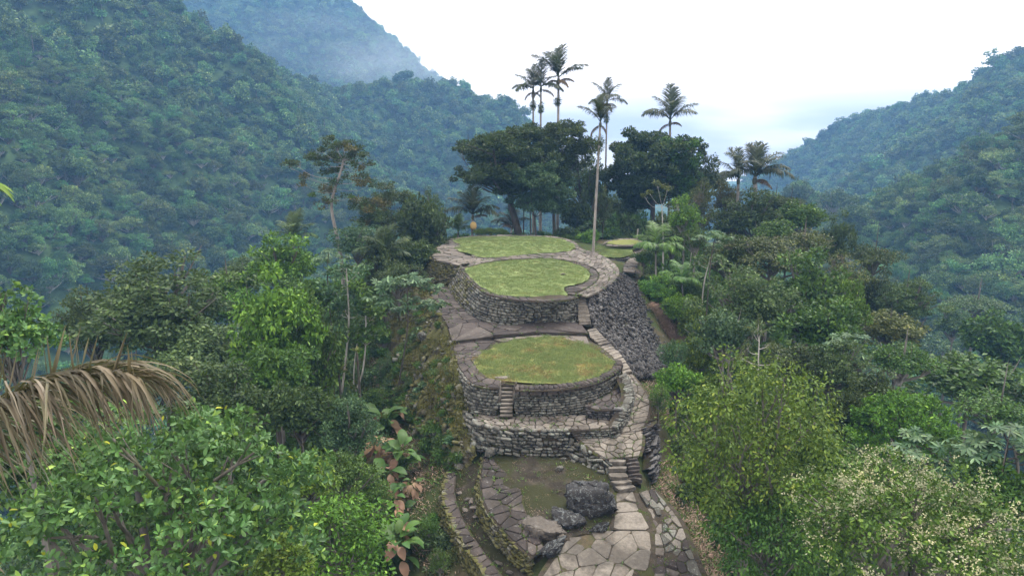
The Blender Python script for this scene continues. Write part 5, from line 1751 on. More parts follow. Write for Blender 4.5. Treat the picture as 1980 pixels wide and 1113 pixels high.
# ---- right slope
tree("bright green slender tree above the paved bend on the right", 1325, 425, 62, 66, 70, 'dense2', 'bright', 'bark_pale', tr=.1)
tree("second bright green tree lower down with pale forked stems", 1345, 465, 60, 60, 68, 'airy2', 'mid', 'bark_pale', tr=.1)
tree("dense dark shrub tree behind the feathery palms on the right", 1300, 455, 80, 90, 76, 'dense1', 'dark', 'bark_dark')
tree("grey-olive tree with yellowish flower heads on the right slope", 1555, 470, 120, 80, 68, 'umbrella2', 'oliveflower')
tree("broad grey-olive tree below the one with yellowish heads", 1490, 500, 150, 90, 62, 'fine2', 'olive')
tree("shadowy green tree between the grey-olive crowns", 1420, 500, 110, 100, 64, 'dense3', 'darkmoss', 'bark_dark')
tree("dark tree with ragged hanging crown at the right edge of the slope", 1690, 500, 104, 80, 72, 'umbrella2', 'darkmoss', 'bark_dark')
tree("narrow dark tree left of the ragged hanging crown", 1620, 470, 60, 90, 74, 'column', 'dark', 'bark_dark')
tree("brownish thin tree below the ragged hanging crown", 1630, 540, 110, 90, 64, 'airy1', 'oliveflower')
tree("dark column of foliage under the ragged hanging crown", 1680, 580, 90, 120, 66, 'column', 'dark', 'bark_dark')
tree("olive rounded tree on the falling edge of the right slope", 1750, 590, 110, 90, 62, 'fine1', 'greygreen')
tree("lower olive tree where the right slope meets the valley", 1720, 640, 130, 80, 56, 'dense3', 'olive')
tree("big grey-green tree in the middle of the right slope", 1450, 600, 170, 140, 50, 'fine1', 'greygreen')
tree("green leafy tree right of the big grey-green tree", 1570, 570, 140, 120, 54, 'dense2', 'mid')
tree("dark glossy tree below the green leafy tree", 1590, 640, 150, 110, 47, 'dense1', 'mid', 'bark_dark')
tree("vivid green shrub tree glowing between darker crowns on the right", 1640, 605, 70, 90, 50, 'dense2', 'bright')
tree("dense blue-green tree behind the bare twiggy tree", 1400, 650, 120, 110, 46, 'dense3', 'bluegreen', 'bark_pale')
tree("dark shrub tree right of the bare twiggy tree", 1530, 710, 130, 100, 41, 'fine2', 'dark', 'bark_dark')
tree("grey-green fine-leaved tree above the glossy round shrub", 1610, 720, 140, 110, 40, 'fine1', 'greygreen')
tree("spreading mid-green tree with small red fruits at the right", 1745, 700, 170, 110, 44, 'umbrella2', 'mid', 'bark_pale')
tree("long green crown sloping down at the right margin", 1880, 740, 220, 110, 46, 'dense3', 'mid')
tree("dark rounded tree at the far right margin above the long green crown", 1945, 672, 140, 120, 70, 'dense1', 'mid', 'bark_dark')
tree("flat umbrella tree standing alone far down in the right valley", 1890, 590, 120, 60, 112, 'umbrella1', 'greygreen')
tree("small grey tree left of the flat umbrella tree in the right valley", 1845, 630, 70, 60, 105, 'dense2', 'greygreen')
tree("shadowed tree filling the hollow behind the glossy round shrub", 1690, 770, 110, 80, 38, 'dense1', 'dark', 'bark_dark')
tree("dark thicket tree left of the glossy round shrub", 1640, 800, 90, 110, 36, 'column', 'dark', 'bark_dark')
tree("green bushy tree at the right margin above the silvery large-leaved tree", 1930, 800, 150, 80, 38, 'airy2', 'mid')
for k, (a, b, w, h, y, c, lf, lab) in enumerate([
    (1250, 560, 60, 40, 60, 'dense3', 'bright', "small bright shrub at the upper corner of the flank wall"),
    (1278, 575, 60, 60, 60, 'dense2', 'bright', "bright green shrub just right of the flank wall top"),
    (1310, 600, 66, 70, 58, 'airy2', 'bright', "tallest bright green shrub beside the rust-brown straw slope"),
    (1340, 620, 56, 70, 57, 'column', 'yellowgreen', "yellow-green shrub beyond the rust-brown straw slope"),
    (1330, 570, 70, 60, 62, 'dense1', 'mid', "leafy shrub between the small palms and the bright shrubs"),
    (1300, 690, 60, 70, 44, 'airy2', 'bluegreen', "grey-green sapling at the foot of the flank wall"),
    (1310, 740, 80, 80, 39, 'dense3', 'bright', "light green shrub between the flank wall and the big yellow-green bush"),
    (1275, 770, 50, 50, 37, 'airy1', 'mid', "small dark green bush on the bank right of the winding path"),
    (1350, 680, 70, 80, 46, 'column', 'yellowgreen', "thin yellowish sapling above the big yellow-green bush")]):
    tree(lab, a, b, w, h, y, c, lf, name="shrub", cat="shrub", tr=.05)

# ---- left slope
clump_tree("tall gaunt tree with tufted mossy branches standing out against the left mountain", 74,
           [(662, 520), (655, 470), (645, 430), (640, 400), (645, 370), (660, 330), (664, 310)],
           [(575, 315, 20, 7), (555, 320, 14, 4), (588, 343, 13, 10, 'mossy'), (587, 356, 9, 5, 'mossy'), (603, 305, 26, 9), (628, 305, 22, 9), (648, 278, 22, 9), (665, 288, 28, 10, 'mossy'), (683, 300, 24, 9), (700, 312, 22, 9), (718, 318, 10, 4), (640, 330, 26, 11), (662, 310, 26, 9), (695, 325, 14, 8, 'mossy'), (632, 370, 22, 15, 'mossy'), (648, 385, 22, 14), (630, 395, 16, 10, 'mossy'), (710, 348, 24, 12, 'mossy'), (722, 357, 12, 8), (620, 290, 16, 6), (640, 268, 16, 6), (672, 272, 18, 7), (690, 288, 16, 6), (655, 350, 16, 8), (618, 318, 16, 6), (705, 300, 14, 5), (668, 342, 14, 7), (700, 338, 12, 6), (604, 376, 7, 4, 'fern'), (677, 380, 7, 4, 'fern'), (645, 262 + 20, 20, 8)],
           'dark', 'bark_pale', ll=.2, lw=.08, per=150, tr=.24, seed=8, depth=.5)
clump_tree("dark tree with orange-brown mossy cap right of the tall gaunt tree", 76, [(735, 520), (733, 470), (728, 440)],
           [(725, 395, 34, 14, 'mossy'), (720, 420, 34, 20), (740, 410, 28, 20), (700, 400, 22, 12), (708, 425, 22, 12), (745, 430, 20, 14), (695, 385, 14, 9, 'mossy')],
           'darkmoss', 'bark_dark', ll=.2, lw=.09, per=170, tr=.2, seed=9)
clump_tree("airy dark tree between the mossy-capped tree and the upper terrace", 79, [(762, 530), (760, 480), (765, 430)],
           [(760, 375, 36, 13), (785, 385, 28, 12), (745, 390, 22, 10), (790, 405, 26, 14), (770, 420, 30, 16), (780, 440, 30, 16), (757, 362, 16, 6)],
           'dark', 'bark_grey', ll=.2, lw=.08, per=150, tr=.16, seed=10)
tree("dense dark tree pressing against the left end of the upper terrace", 815, 450, 110, 150, 74, 'dense3', 'dark', 'bark_dark')
tree("grey twiggy tree on the skyline left of the upper terrace", 835, 410, 60, 80, 80, 'airy1', 'greygreen')
tree("low dark tree hugging the corner of the paved upper walk", 800, 500, 90, 80, 66, 'dense1', 'dark', 'bark_dark')
tree("blue-green shaded tree under the tall gaunt tree", 690, 470, 110, 80, 70, 'airy2', 'bluegreen')
tree("shadowed tree in the hollow left of the upper walk", 740, 510, 90, 90, 62, 'column', 'dark', 'bark_dark')
tree("feathery dark tree below the mossy-capped tree", 770, 540, 80, 80, 58, 'fine2', 'greygreen')
tree("vivid light green tree below the left palm", 545, 520, 130, 100, 62, 'dense2', 'bright')
tree("darker lower tree under the vivid light green tree", 590, 580, 130, 90, 58, 'dense1', 'mid')
tree("pale grey-green tree left of the vivid light green tree", 470, 535, 110, 60, 66, 'fine1', 'greygreen')
tree("light green low crown at the top of the left slope", 440, 555, 110, 60, 60, 'dense3', 'bright')
tree("broad grey-green tree with domed crown on the left slope", 310, 610, 300, 180, 46, 'fine1', 'greygreen')
tree("darker drooping skirt tree below the broad domed crown", 380, 690, 230, 150, 43, 'fine2', 'greygreen', 'bark_dark')
tree("dark tree at the left end of the broad domed crown", 180, 640, 130, 130, 48, 'fine1', 'dark', 'bark_dark')
tree("tall bright green leafy tree in the middle of the left slope", 530, 640, 160, 190, 42, 'column', 'bright')
tree("shaded lower half tree beneath the tall bright leafy tree", 530, 740, 170, 160, 38, 'dense3', 'mid', 'bark_dark')
tree("small bright tree behind the tall bright leafy tree", 480, 600, 110, 90, 50, 'airy2', 'bright')
tree("dark leafy tree left of the white-stemmed saplings", 610, 680, 110, 170, 44, 'column', 'mid', 'bark_dark')
tree("low dark tree in the shadow left of the bromeliads", 580, 800, 130, 120, 34, 'dense1', 'dark', 'bark_dark')
tree("mid-green tree at the left margin below the dead palm frond", 70, 880, 260, 240, 25, 'dense3', 'mid', 'bark_dark')
tree("shadowed thicket tree behind the dead palm frond", 240, 760, 230, 130, 34, 'dense3', 'dark', 'bark_dark')
tree("deep green tree in the gap right of the dead palm frond", 430, 790, 170, 120, 32, 'dense2', 'dark', 'bark_dark')
tree("round green shrub on the slope left of the broad-leaved plants", 665, 840, 140, 130, 34, 'fine1', 'bluegreen', name="shrub", cat="shrub")
tree("dark fine-leaved shrub below the round green shrub", 660, 930, 150, 120, 29, 'fine2', 'mid', name="shrub", cat="shrub")
tree("small shaded shrub beside the reddish dead ferns", 720, 960, 80, 90, 30, 'airy2', 'mid', name="shrub", cat="shrub")
tree("olive bush between the glossy bush and the broad-leaved plants", 590, 930, 110, 110, 25, 'dense3', 'yellowgreen', name="shrub", cat="shrub")

for a_, b_, w_, h_, y_, c_, l_, lab in [(738, 650, 50, 60, 56, 'airy2', 'mid', "small green shrub at the upper foot of the mossy left bank"), (745, 720, 54, 70, 51, 'airy1', 'bluegreen', "grey-green shrub half way along the foot of the mossy left bank"), (722, 780, 60, 60, 46, 'dense3', 'mid', "leafy shrub behind the uppermost broad-leaved plant"), (745, 590, 50, 50, 60, 'fine1', 'greygreen', "small dusky shrub by the upper end of the left bank"), (830, 1020, 40, 40, 30, 'airy2', 'fern', "tiny fern-green bush left of the outer curved wall"), (850, 1085, 50, 50, 27, 'airy1', 'mid', "small green bush at the bottom edge left of the outer curved wall")]:
    tree(lab, a_, b_, w_, h_, y_, c_, l_, name="shrub", cat="shrub", tr=.05)

# ---- white-stemmed saplings with bromeliads
clump_tree("slim white-stemmed sapling with sparse silvery leaves, left one of the pair", 50, [(660, 765), (668, 700), (676, 620), (672, 560), (670, 520)],
           [(660, 520, 26, 16), (690, 530, 26, 16), (650, 560, 26, 18), (688, 570, 26, 18), (665, 600, 22, 16), (700, 600, 22, 14), (655, 640, 22, 16), (640, 600, 18, 12)],
           'bluegreen', 'bark_white', ll=.3, lw=.14, per=46, tr=.10, seed=11)
clump_tree("crooked white-stemmed sapling right of the straight one", 49, [(676, 782), (698, 735), (706, 690), (708, 630), (706, 590)],
           [(708, 585, 24, 14), (725, 610, 22, 14), (715, 640, 24, 16), (695, 650, 18, 12), (730, 590, 16, 12), (690, 560, 22, 16), (725, 650, 16, 12)],
           'mid', 'bark_white', ll=.3, lw=.14, per=52, tr=.09, seed=12)
clump_tree("third thin pale stem leaning between the white-stemmed saplings", 50.5, [(683, 740), (686, 690), (693, 650)], [(690, 640, 18, 12), (700, 620, 16, 10)], 'greygreen', 'bark_white', ll=.25, lw=.12, per=50, tr=.06, seed=13)


def bromeliad(label, px, py, y, size):
    q = np.random.default_rng(int(px))
    c = py_(px, py, y)
    gz = float(H(c[0], c[1]))
    root = empty("bromeliad", c, label, "bromeliad")
    n = 30
    a = q.uniform(0, 6.28, n)
    D = unit(np.stack([np.cos(a), np.sin(a), q.uniform(.2, 1.3, n)], 1))
    V1, Q1, _ = leaf_geo(np.zeros((1, 3)), np.array([[0, 1., 0]]), np.array([[0, 0, 1.]]), 1.0, .11, True)
    me = mesh_np("leaf", V1, Q1, None, M['yellowgreen'])
    for k in range(n):
        d = Vector(D[k])
        o = obj("leaf", me, root, None, None, size * q.uniform(.6, 1.1))
        o.rotation_euler = d.to_track_quat('Y', 'Z').to_euler()
        if q.random() < .3:
            set_mat(o, M['dry'])
    g = Geo()
    g.tube(np.array([(0, 0, gz - c[2]), (.05, .02, (gz - c[2]) * .5), (0, 0, .1)]), [.09, .08, .07], 6)
    obj("host_stem", g.mesh("host_stem", M['bark_dark'], True), root)


for k, (a, b, s, lab) in enumerate([(640, 690, .75, "bromeliad rosette high beside the white stems"), (655, 720, .9, "large yellowish bromeliad with brown leaves at the foot of the white stems"), (632, 750, .8, "bromeliad low on the left of the white stems"), (612, 815, .7, "lowest bromeliad in the shade left of the round green shrub"), (690, 680, .6, "small bromeliad between the white stems")]):
    bromeliad(lab, a, b, 46 - k, s)

# ---- cecropias: thin stems, umbrellas of big lobed leaves
def palmate_mesh(name, mat, lobes=9):
    a = np.linspace(0, 2 * math.pi, lobes, endpoint=False)
    D = np.stack([np.cos(a), np.sin(a), np.full(lobes, -.22)], 1)
    V, Qd, _ = leaf_geo(D * .04, D, np.tile([[0, 0, 1.]], (lobes, 1)), .5 * (1 + .12 * np.cos(a)), .17, True, .12)
    g = Geo(); g.add(V, Qd)
    g.tube(np.array([(0, 0, 0), (-.2, 0, -.25)]), [.012, .012], 4)
    return g.mesh(name, mat)


PALMATE = palmate_mesh("leaf", M['bluegreen'])


def cecropia(label, y, trunk, tips, size, seed, tr=.09, leaf='bluegreen', nl=9):
    q = np.random.default_rng(seed)
    T = np.array([py_(a, b, y) for a, b in trunk])
    gz = float(H(T[0, 0], T[0, 1])) - .1
    if T[0, 2] > gz:
        T = np.vstack([[T[0, 0], T[0, 1], gz], T])
    o0 = T[0].copy()
    root = empty("cecropia", o0, label, "tree")
    T = smooth_line(T, 2) - o0
    g = Geo(); g.tube(T, np.linspace(tr, tr * .5, len(T)), 7)
    obj("trunk", g.mesh("trunk", M['bark_dark'] if tr < .1 else M['bark_pale'], True), root)
    g = Geo()
    for (a, b) in tips:
        c = py_(a, b, y) - o0 + [0, q.normal(0, .9), 0]
        i = np.argmin(np.linalg.norm(T - c, axis=1) + np.maximum(T[:, 2] - c[2] + .4, 0) * 3)
        s = T[i]
        g.tube(smooth_line(np.array([s, .5 * (s + c) - [0, 0, .2], c]), 1), np.linspace(tr * .45, tr * .25, 4), 5)
        for k in range(nl):
            an = k * 2.4 + q.uniform(0, .5)
            rad = size * q.uniform(.25, .8)
            p = c + [math.cos(an) * rad, math.sin(an) * rad, q.uniform(-.25, .3) * size]
            o = obj("leaf", PALMATE, root, p, (q.normal(0, .3) + .25 * math.sin(an), q.normal(0, .3) - .25 * math.cos(an) * -1, q.uniform(0, 6.28)), size * q.uniform(.75, 1.15))
            set_mat(o, M[leaf])
    obj("limbs", g.mesh("limbs", M['bark_dark'], True), root)
    return root


cecropia("slender cecropia with drooping hand-shaped leaves beside the mossy left bank", 47, [(762, 790), (775, 720), (790, 630), (788, 560)], [(788, 540), (765, 535), (810, 545), (745, 550), (835, 560), (750, 575), (800, 585), (825, 595), (775, 600), (840, 600), (730, 570)], .95, 1, .075)
cecropia("silvery cecropia at the right margin on a pale crooked trunk", 25, [(1955, 1010), (1962, 960), (1970, 900), (1960, 860)], [(1945, 835), (1905, 850), (1975, 855), (1925, 875), (1990, 880), (1890, 865)], .8, 2, .1)
cecropia("broad grey-leaved cecropia crown behind the flowering bush", 28, [(1855, 960), (1850, 900)], [(1815, 880), (1850, 870), (1885, 885), (1780, 895), (1905, 905), (1830, 905), (1870, 920), (1800, 925)], .85, 3, .08)
cecropia("thin cecropia over the left slope right of the tall gaunt tree", 58, [(640, 620), (632, 540), (635, 490)], [(640, 485), (615, 505), (660, 500), (690, 520), (650, 530)], .9, 4, .06)
cecropia("small cecropia rising in the middle of the right slope", 55, [(1372, 520), (1378, 480), (1382, 462)], [(1378, 450), (1362, 462), (1398, 458), (1385, 475)], .8, 5, .07)
cecropia("cecropia with red-brown shoots among the mid-green right crowns", 40, [(1640, 790), (1640, 710), (1645, 680)], [(1640, 665), (1615, 672), (1670, 660), (1655, 690)], .7, 6, .07)

# ---- bare and thin pale trees on the right slope
clump_tree("bare forked pale tree in front of the great dark tree", 72, [(1283, 470), (1281, 430), (1280, 400)], [(1245, 378, 7, 4), (1270, 355, 12, 5), (1290, 365, 12, 6), (1295, 395, 8, 4), (1255, 372, 6, 3)], 'olive', 'bark_white', ll=.18, lw=.08, per=40, tr=.10, seed=14, depth=.3)
clump_tree("twiggy leafless grey tree among the right crowns", 40, [(1466, 740), (1466, 700), (1468, 660)], [(1440, 670, 12, 12), (1490, 665, 12, 12), (1455, 640, 12, 12), (1475, 640, 10, 10), (1430, 690, 10, 8), (1505, 690, 10, 8), (1468, 625, 8, 10), (1450, 700, 8, 8)], 'olive', 'bark_white', ll=.1, lw=.03, per=26, tr=.07, seed=15, depth=.6)
clump_tree("tree with a pale leaning trunk in the middle of the right slope", 60, [(1357, 580), (1362, 540), (1372, 505)], [(1368, 495, 22, 12), (1390, 505, 18, 12), (1350, 510, 18, 10)], 'greygreen', 'bark_white', ll=.24, lw=.1, per=70, tr=.09, seed=16)
clump_tree("white double-stemmed tree behind the feathery palms on the right", 70, [(1333, 540), (1335, 500), (1340, 465)], [(1322, 450, 20, 12), (1345, 440, 18, 12), (1350, 470, 16, 10), (1328, 470, 14, 9)], 'mid', 'bark_white', ll=.24, lw=.1, per=80, tr=.08, seed=17)
g = Geo()
pp = pz(1231, 462, 6.4)
gzz = float(H(pp[0], pp[1]))
g.tube(np.array([(0, 0, -.2), (.03, 0, .8), (.12, 0, 1.75)]), [.09, .08, .07], 7)
obj("broken_trunk", g.mesh("broken_trunk", M['bark_white'], True), None, (pp[0], pp[1], gzz), label="short pale broken trunk standing behind the far round terrace", category="trunk")

# ============================================================ palms
palm("tallest palm with wide wing-like fronds behind the topmost lawn", 96, (1078, 450), (1080, 150), 58, [(-8, 10, 1), (188, 30, 1), (100, 62, 0), (70, 50, 0), (150, 52, 1), (30, 5, 1), (-120, 35, 1), (240, 20, 1)], dead=[(20, -20), (150, -30), (-60, -40), (90, -30)], tr=.19, seed=1, skirt=45)
palm("leftmost slim palm of the group of three on the skyline", 97, (1031, 450), (1031, 172), 44, [(180, 0, 2), (120, 55, 1), (150, 25, 1), (-30, 20, 1), (75, 60, 0), (220, -10, 2), (280, 10, 2)], dead=[(0, -60), (180, -65), (90, -60)], tr=.15, seed=2, skirt=30)
palm("middle ragged palm of the group of three on the skyline", 96, (1044, 450), (1046, 168), 46, [(20, 20, 1), (160, 45, 1), (80, 60, 0), (-20, -15, 2), (200, 0, 2), (250, 15, 2), (320, -10, 2), (110, 35, 1)], dead=[(10, -45), (180, -70)], tr=.15, seed=3, skirt=42)
palm("tall front palm with bare pale trunk beside the paved bend", 67.5, (1147, 484), (1161, 236), 46, [(175, 25, 1), (100, 60, 0), (60, 62, 0), (20, 35, 1), (-60, 30, 1), (230, 40, 0)], dead=[(160, -70), (30, -70)], tr=.125, seed=4, skirt=40)
palm("slim palm with drooping fronds right behind the tall front palm", 99, (1168, 460), (1174, 196), 42, [(160, 45, 1), (30, 40, 1), (70, 65, 0), (-10, -10, 2), (190, -10, 2), (300, 10, 2), (240, 10, 2)], dead=[(10, -35), (170, -40), (60, -50), (120, -50)], tr=.13, seed=5, skirt=34)
palm("lone palm on the skyline above the great dark tree", 103, (1293, 452), (1296, 232), 58, [(5, 20, 1), (175, 10, 2), (140, 45, 1), (40, 45, 1), (90, 62, 0), (60, 55, 0), (200, 15, 2), (-40, 15, 2), (270, 25, 1)], dead=[(180, -60), (20, -30)], tr=.2, seed=6)
palm("stout palm with thick bushy crown on the right skyline", 84, (1462, 430), (1460, 342), 66, [(0, 15, 2), (20, 30, 1), (160, 30, 1), (120, 55, 0), (70, 60, 0), (90, 50, 1), (195, 10, 2), (-25, 0, 2), (-60, 25, 1), (240, 20, 1), (300, 10, 2), (45, 50, 0)], dead=[(20, -30), (-40, -40)], tr=.28, seed=7)
palm("smaller grey palm leaning left of the stout right palm", 86, (1425, 420), (1428, 345), 52, [(170, 30, 1), (130, 50, 0), (200, 10, 2), (90, 60, 0), (220, 0, 2), (20, 20, 2), (260, 20, 1)], tr=.2, seed=8)
palm("short full-crowned palm at the left back edge of the topmost lawn", 80, (913, 453), (914, 415), 50, [(0, 15, 2), (30, 35, 1), (60, 50, 0), (100, 60, 0), (140, 45, 1), (170, 25, 1), (195, 10, 2), (-20, 0, 2), (250, 35, 1), (300, 30, 1)], dead=[(5, -15)], tr=.14, seed=9)
palm("withered brown palm behind the topmost lawn left of the huge tree", 86, (988, 452), (990, 436), 38, [(175, 10, 2), (150, 35, 1), (100, 60, 0), (60, 45, 1), (20, 20, 2), (220, 20, 1)], leaf='palm', dead=[(190, 0), (160, 10), (200, -10)], tr=.12, seed=10)
palm("small fresh palm in the bushes at the left end of the topmost lawn", 82, (885, 455), (886, 448), 34, [(100, 60, 0), (70, 55, 0), (140, 40, 1), (30, 35, 1), (170, 20, 1), (0, 15, 2), (260, 40, 1)], leaf='fern', tr=.1, seed=11)
palm("grey-green palm standing out left below the tall gaunt tree", 70, (568, 500), (567, 462), 52, [(100, 62, 0), (60, 50, 0), (30, 25, 1), (150, 35, 1), (180, 10, 2), (0, 5, 2), (80, 55, 1), (240, 35, 1), (300, 30, 1)], leaf='greygreen', tr=.15, seed=12)
palm("feathery green palm drooping over the far path on the right", 66, (1268, 540), (1268, 480), 52, [(10, 20, 2), (50, 45, 1), (100, 55, 1), (150, 30, 2), (190, 5, 2), (-30, -5, 3), (230, 10, 2), (290, 10, 3), (330, 5, 2), (-60, 10, 3)], leaf='fern', tr=.09, seed=13)
palm("second feathery palm lower right above the bright shrubs", 61, (1322, 590), (1318, 545), 44, [(10, 20, 2), (60, 45, 1), (120, 50, 1), (170, 25, 2), (200, 5, 2), (-30, 0, 3), (250, 15, 2), (300, 10, 2)], leaf='fern', tr=.08, seed=14)
palm("young upright palm half way down the right slope", 47, (1395, 720), (1395, 690), 54, [(90, 65, 0), (60, 55, 0), (120, 55, 0), (30, 40, 1), (150, 40, 1), (180, 20, 1), (0, 20, 1), (270, 50, 0)], leaf='fern', tr=.08, seed=15)
palm("dark slender palm in the shade behind the paved upper walk", 62, (745, 540), (742, 500), 60, [(20, 30, 1), (70, 60, 0), (110, 60, 0), (150, 35, 1), (180, 15, 2), (0, 10, 2), (45, 50, 0), (250, 40, 1)], leaf='dark', tr=.09, seed=16)
palm("hazy young palm in the hollow left of the far round terrace", 92, (1188, 462), (1188, 452), 34, [(20, 40, 1), (60, 60, 0), (100, 62, 0), (140, 45, 1), (175, 20, 1), (0, 15, 1)], leaf='greygreen', tr=.08, seed=17)

# yellow dead leaf sheath hanging by the short palm, on a thin stake
sp = py_(917, 436, 79)
gz0 = float(H(sp[0], sp[1]))
e = empty("hanging_bundle", (sp[0], sp[1], gz0), "yellow rounded bundle hanging by a thin stake beside the short full-crowned palm", "bundle")
V, F = rough_block(91, 5, .8, .02)
V[:, 0] *= 1 - .15 * V[:, 2]
sm, st, so = new_mat("sack_cloth")
stn = st.noise(st.add("ShaderNodeNewGeometry").outputs["Position"], 14, 3)
st.l.new(st.add("ShaderNodeBsdfPrincipled", Base_Color=st.ramp(stn, [(.3, (.34, .24, .08)), (.7, (.50, .37, .14))]), Roughness=.8).outputs[0], so.inputs[0])
obj("bundle", mesh_np("bundle", V, F, None, sm, True), e, (-.1, 0, sp[2] - gz0), None, (.68, .5, .78))
g = Geo(); g.tube(np.array([(.12, .1, -.3), (.10, .1, (sp[2] - gz0) + .9)]), [.035, .03], 6)
obj("stake", g.mesh("stake", M['bark_pale'], True), e)
for k, (a, b, w) in enumerate([(928, 449, 30), (948, 448, 34), (968, 449, 26)]):
    tree(["yellowish low bush behind the lawn nearest the yellow hanging bundle", "yellowish low bush in the middle of the back rim", "yellowish low bush nearest the withered palm"][k], a, b, w, 16, 79.5, 'dense3', 'yellowgreen', name="shrub", cat="shrub", tr=.04)
for k, (a, b, w, h, y, lf, lab) in enumerate([(845, 470, 44, 30, 73, 'dark', "dark low bush at the left shoulder of the topmost lawn"), (1140, 462, 40, 34, 80, 'bright', "bright leafy bush between the topmost lawn and the front palm"), (1090, 452, 40, 26, 84, 'dark', "dark shrub right behind the topmost lawn under the tall palms"), (1245, 500, 40, 30, 67, 'mid', "green shrub at the bend of the far path")]):
    tree(lab, a, b, w, h, y, 'dense1', lf, name="shrub", cat="shrub", tr=.05)
# ============================================================ foreground plants
M['hero_yellow'] = leaf_mat('leaf_hero_yellow', (.20, .26, .03), (.28, .32, .03), (.40, .36, .03))
M['petal'] = leaf_mat('petal', (.26, .27, .16), (.36, .36, .23), (.48, .47, .33), transl=.2)


def yellow_leaves(root, C, Rd, r, rx, rz):
    V1, Q1, _ = leaf_geo(np.zeros((1, 3)), np.array([[0, 1., 0]]), np.array([[0, 0, 1.]]), 1.0, .5, True)
    me = mesh_np("yellow_leaf", V1, Q1, None, M['hero_yellow'])
    for k in range(70):
        i = int(r.integers(0, len(C)))
        d = unit(r.normal(0, 1, 3) + [0, -.5, .5])
        o = obj("yellow_leaf", me, root, C[i] + d * Rd[i] * 1.02, None, r.uniform(.14, .22))
        o.rotation_euler = Vector(unit(d + r.normal(0, .5, 3) + [0, 0, .5])).to_track_quat('Y', 'Z').to_euler()


def flowers(root, C, Rd, r, rx, rz):
    P, D, N, L, W = clump_leaves(r, C + Rd * [0, -.15, .35], Rd * .95, 34, .085, .055, .8, 0, .85, .1)
    keep = (P[:, 2] > C[:, 2].mean() - .3 * rz) & (vnoise(P[:, 0] * 1.6, P[:, 1] * 1.6 + P[:, 2] * 1.3, 6) > -.08)
    # clusters of small pale blossoms
    P = np.repeat(P[keep], 5, 0) + r.normal(0, .05, (keep.sum() * 5, 3))
    D = unit(r.normal(0, 1, P.shape) + [0, 0, .6])
    V, Qd, T = leaf_geo(P, D, unit(r.normal(0, 1, P.shape)), .08, .05)
    obj("blossoms", mesh_np("blossoms", V, Qd, T, M['petal']), root, kind="stuff")


hero_tree("large glossy bush of paddle-shaped leaves filling the lower left corner", 330, 1010, 620, 440, 14.5, 'hero', n=10500, ll=.19, lw=.09, nclump=130, cr=.15, seed=21, whorl=6, parts=280, extra=yellow_leaves, up=.9, low=-.2)
hero_tree("glossy paddle-leaved bush at the left margin above the dead palm frond", 15, 650, 190, 230, 20, 'hero', n=3000, ll=.19, lw=.10, nclump=30, cr=.3, seed=22, whorl=6, up=.9, name="tree", cat="tree")
hero_tree("fresh green bush at the bottom edge left of the lowest broad-leaved plant", 650, 1060, 230, 190, 21, 'bright', n=4200, ll=.16, lw=.08, nclump=44, cr=.24, seed=23, up=.8, droop=.35)
hero_tree("small yellow-green bush at the bottom between the glossy and the fresh green bush", 540, 1080, 150, 120, 19, 'yellowgreen', n=2200, ll=.15, lw=.07, nclump=30, cr=.25, seed=24)
hero_tree("big yellow-green drooping bush right of the flagged path", 1455, 860, 350, 380, 27, 'yellowgreen', n=15000, ll=.17, lw=.085, nclump=110, cr=.2, seed=25, droop=.9, low=-.9, name="tree", cat="tree", fill=.72)
hero_tree("lower skirt of green foliage hanging under the yellow-green bush by the path", 1490, 1040, 230, 180, 24, 'mid', n=5200, ll=.16, lw=.08, nclump=44, cr=.26, seed=26, droop=1.0, low=-.9)
hero_tree("bush covered with cream flower clusters in the lower right corner", 1765, 1045, 450, 310, 19, 'flower', n=11000, ll=.16, lw=.07, nclump=100, cr=.19, seed=27, extra=flowers, low=-.3)
hero_tree("glossy emerald round shrub behind the cream-flowered bush", 1752, 832, 216, 160, 33, 'bright', n=9000, ll=.2, lw=.10, nclump=70, cr=.2, seed=28, whorl=5, low=-.6)
hero_tree("dark green foliage in the shadow between the yellow-green and flowered bushes", 1600, 930, 130, 220, 28, 'mid', n=4500, ll=.18, lw=.09, nclump=40, cr=.28, seed=29, low=-.8)
hero_tree("dim leafy bush at the right bottom margin behind the flowers", 1930, 960, 160, 150, 24, 'mid', n=3600, ll=.18, lw=.09, nclump=36, cr=.28, seed=30)

# ---- broad-leaved plants on the left bank
gq = Geo()
t = np.linspace(0, 1, 8)
wd = .30 * np.sin(np.pi * np.clip(t * .94 + .04, 0, 1)) ** .8
zc = .35 * t - .55 * t * t
Vl = np.concatenate([np.stack([-wd, t, zc + .28 * wd], 1), np.stack([0 * t, t, zc], 1), np.stack([wd, t, zc + .28 * wd], 1)])
Ql = [(k, 8 + k, 9 + k, k + 1) for k in range(7)] + [(8 + k, 16 + k, 17 + k, 9 + k) for k in range(7)]
BROAD = mesh_np("leaf", Vl, np.array(Ql), None, M['bright'], True)
M['broad'] = leaf_mat('leaf_broad', (.03, .075, .02), (.06, .125, .03), (.12, .19, .05), rough=.5, spec=.2, val=.6)
M['broad_dead'] = leaf_mat('leaf_broad_dead', (.17, .10, .06), (.27, .18, .12), (.36, .27, .19), rough=.7, val=.5)


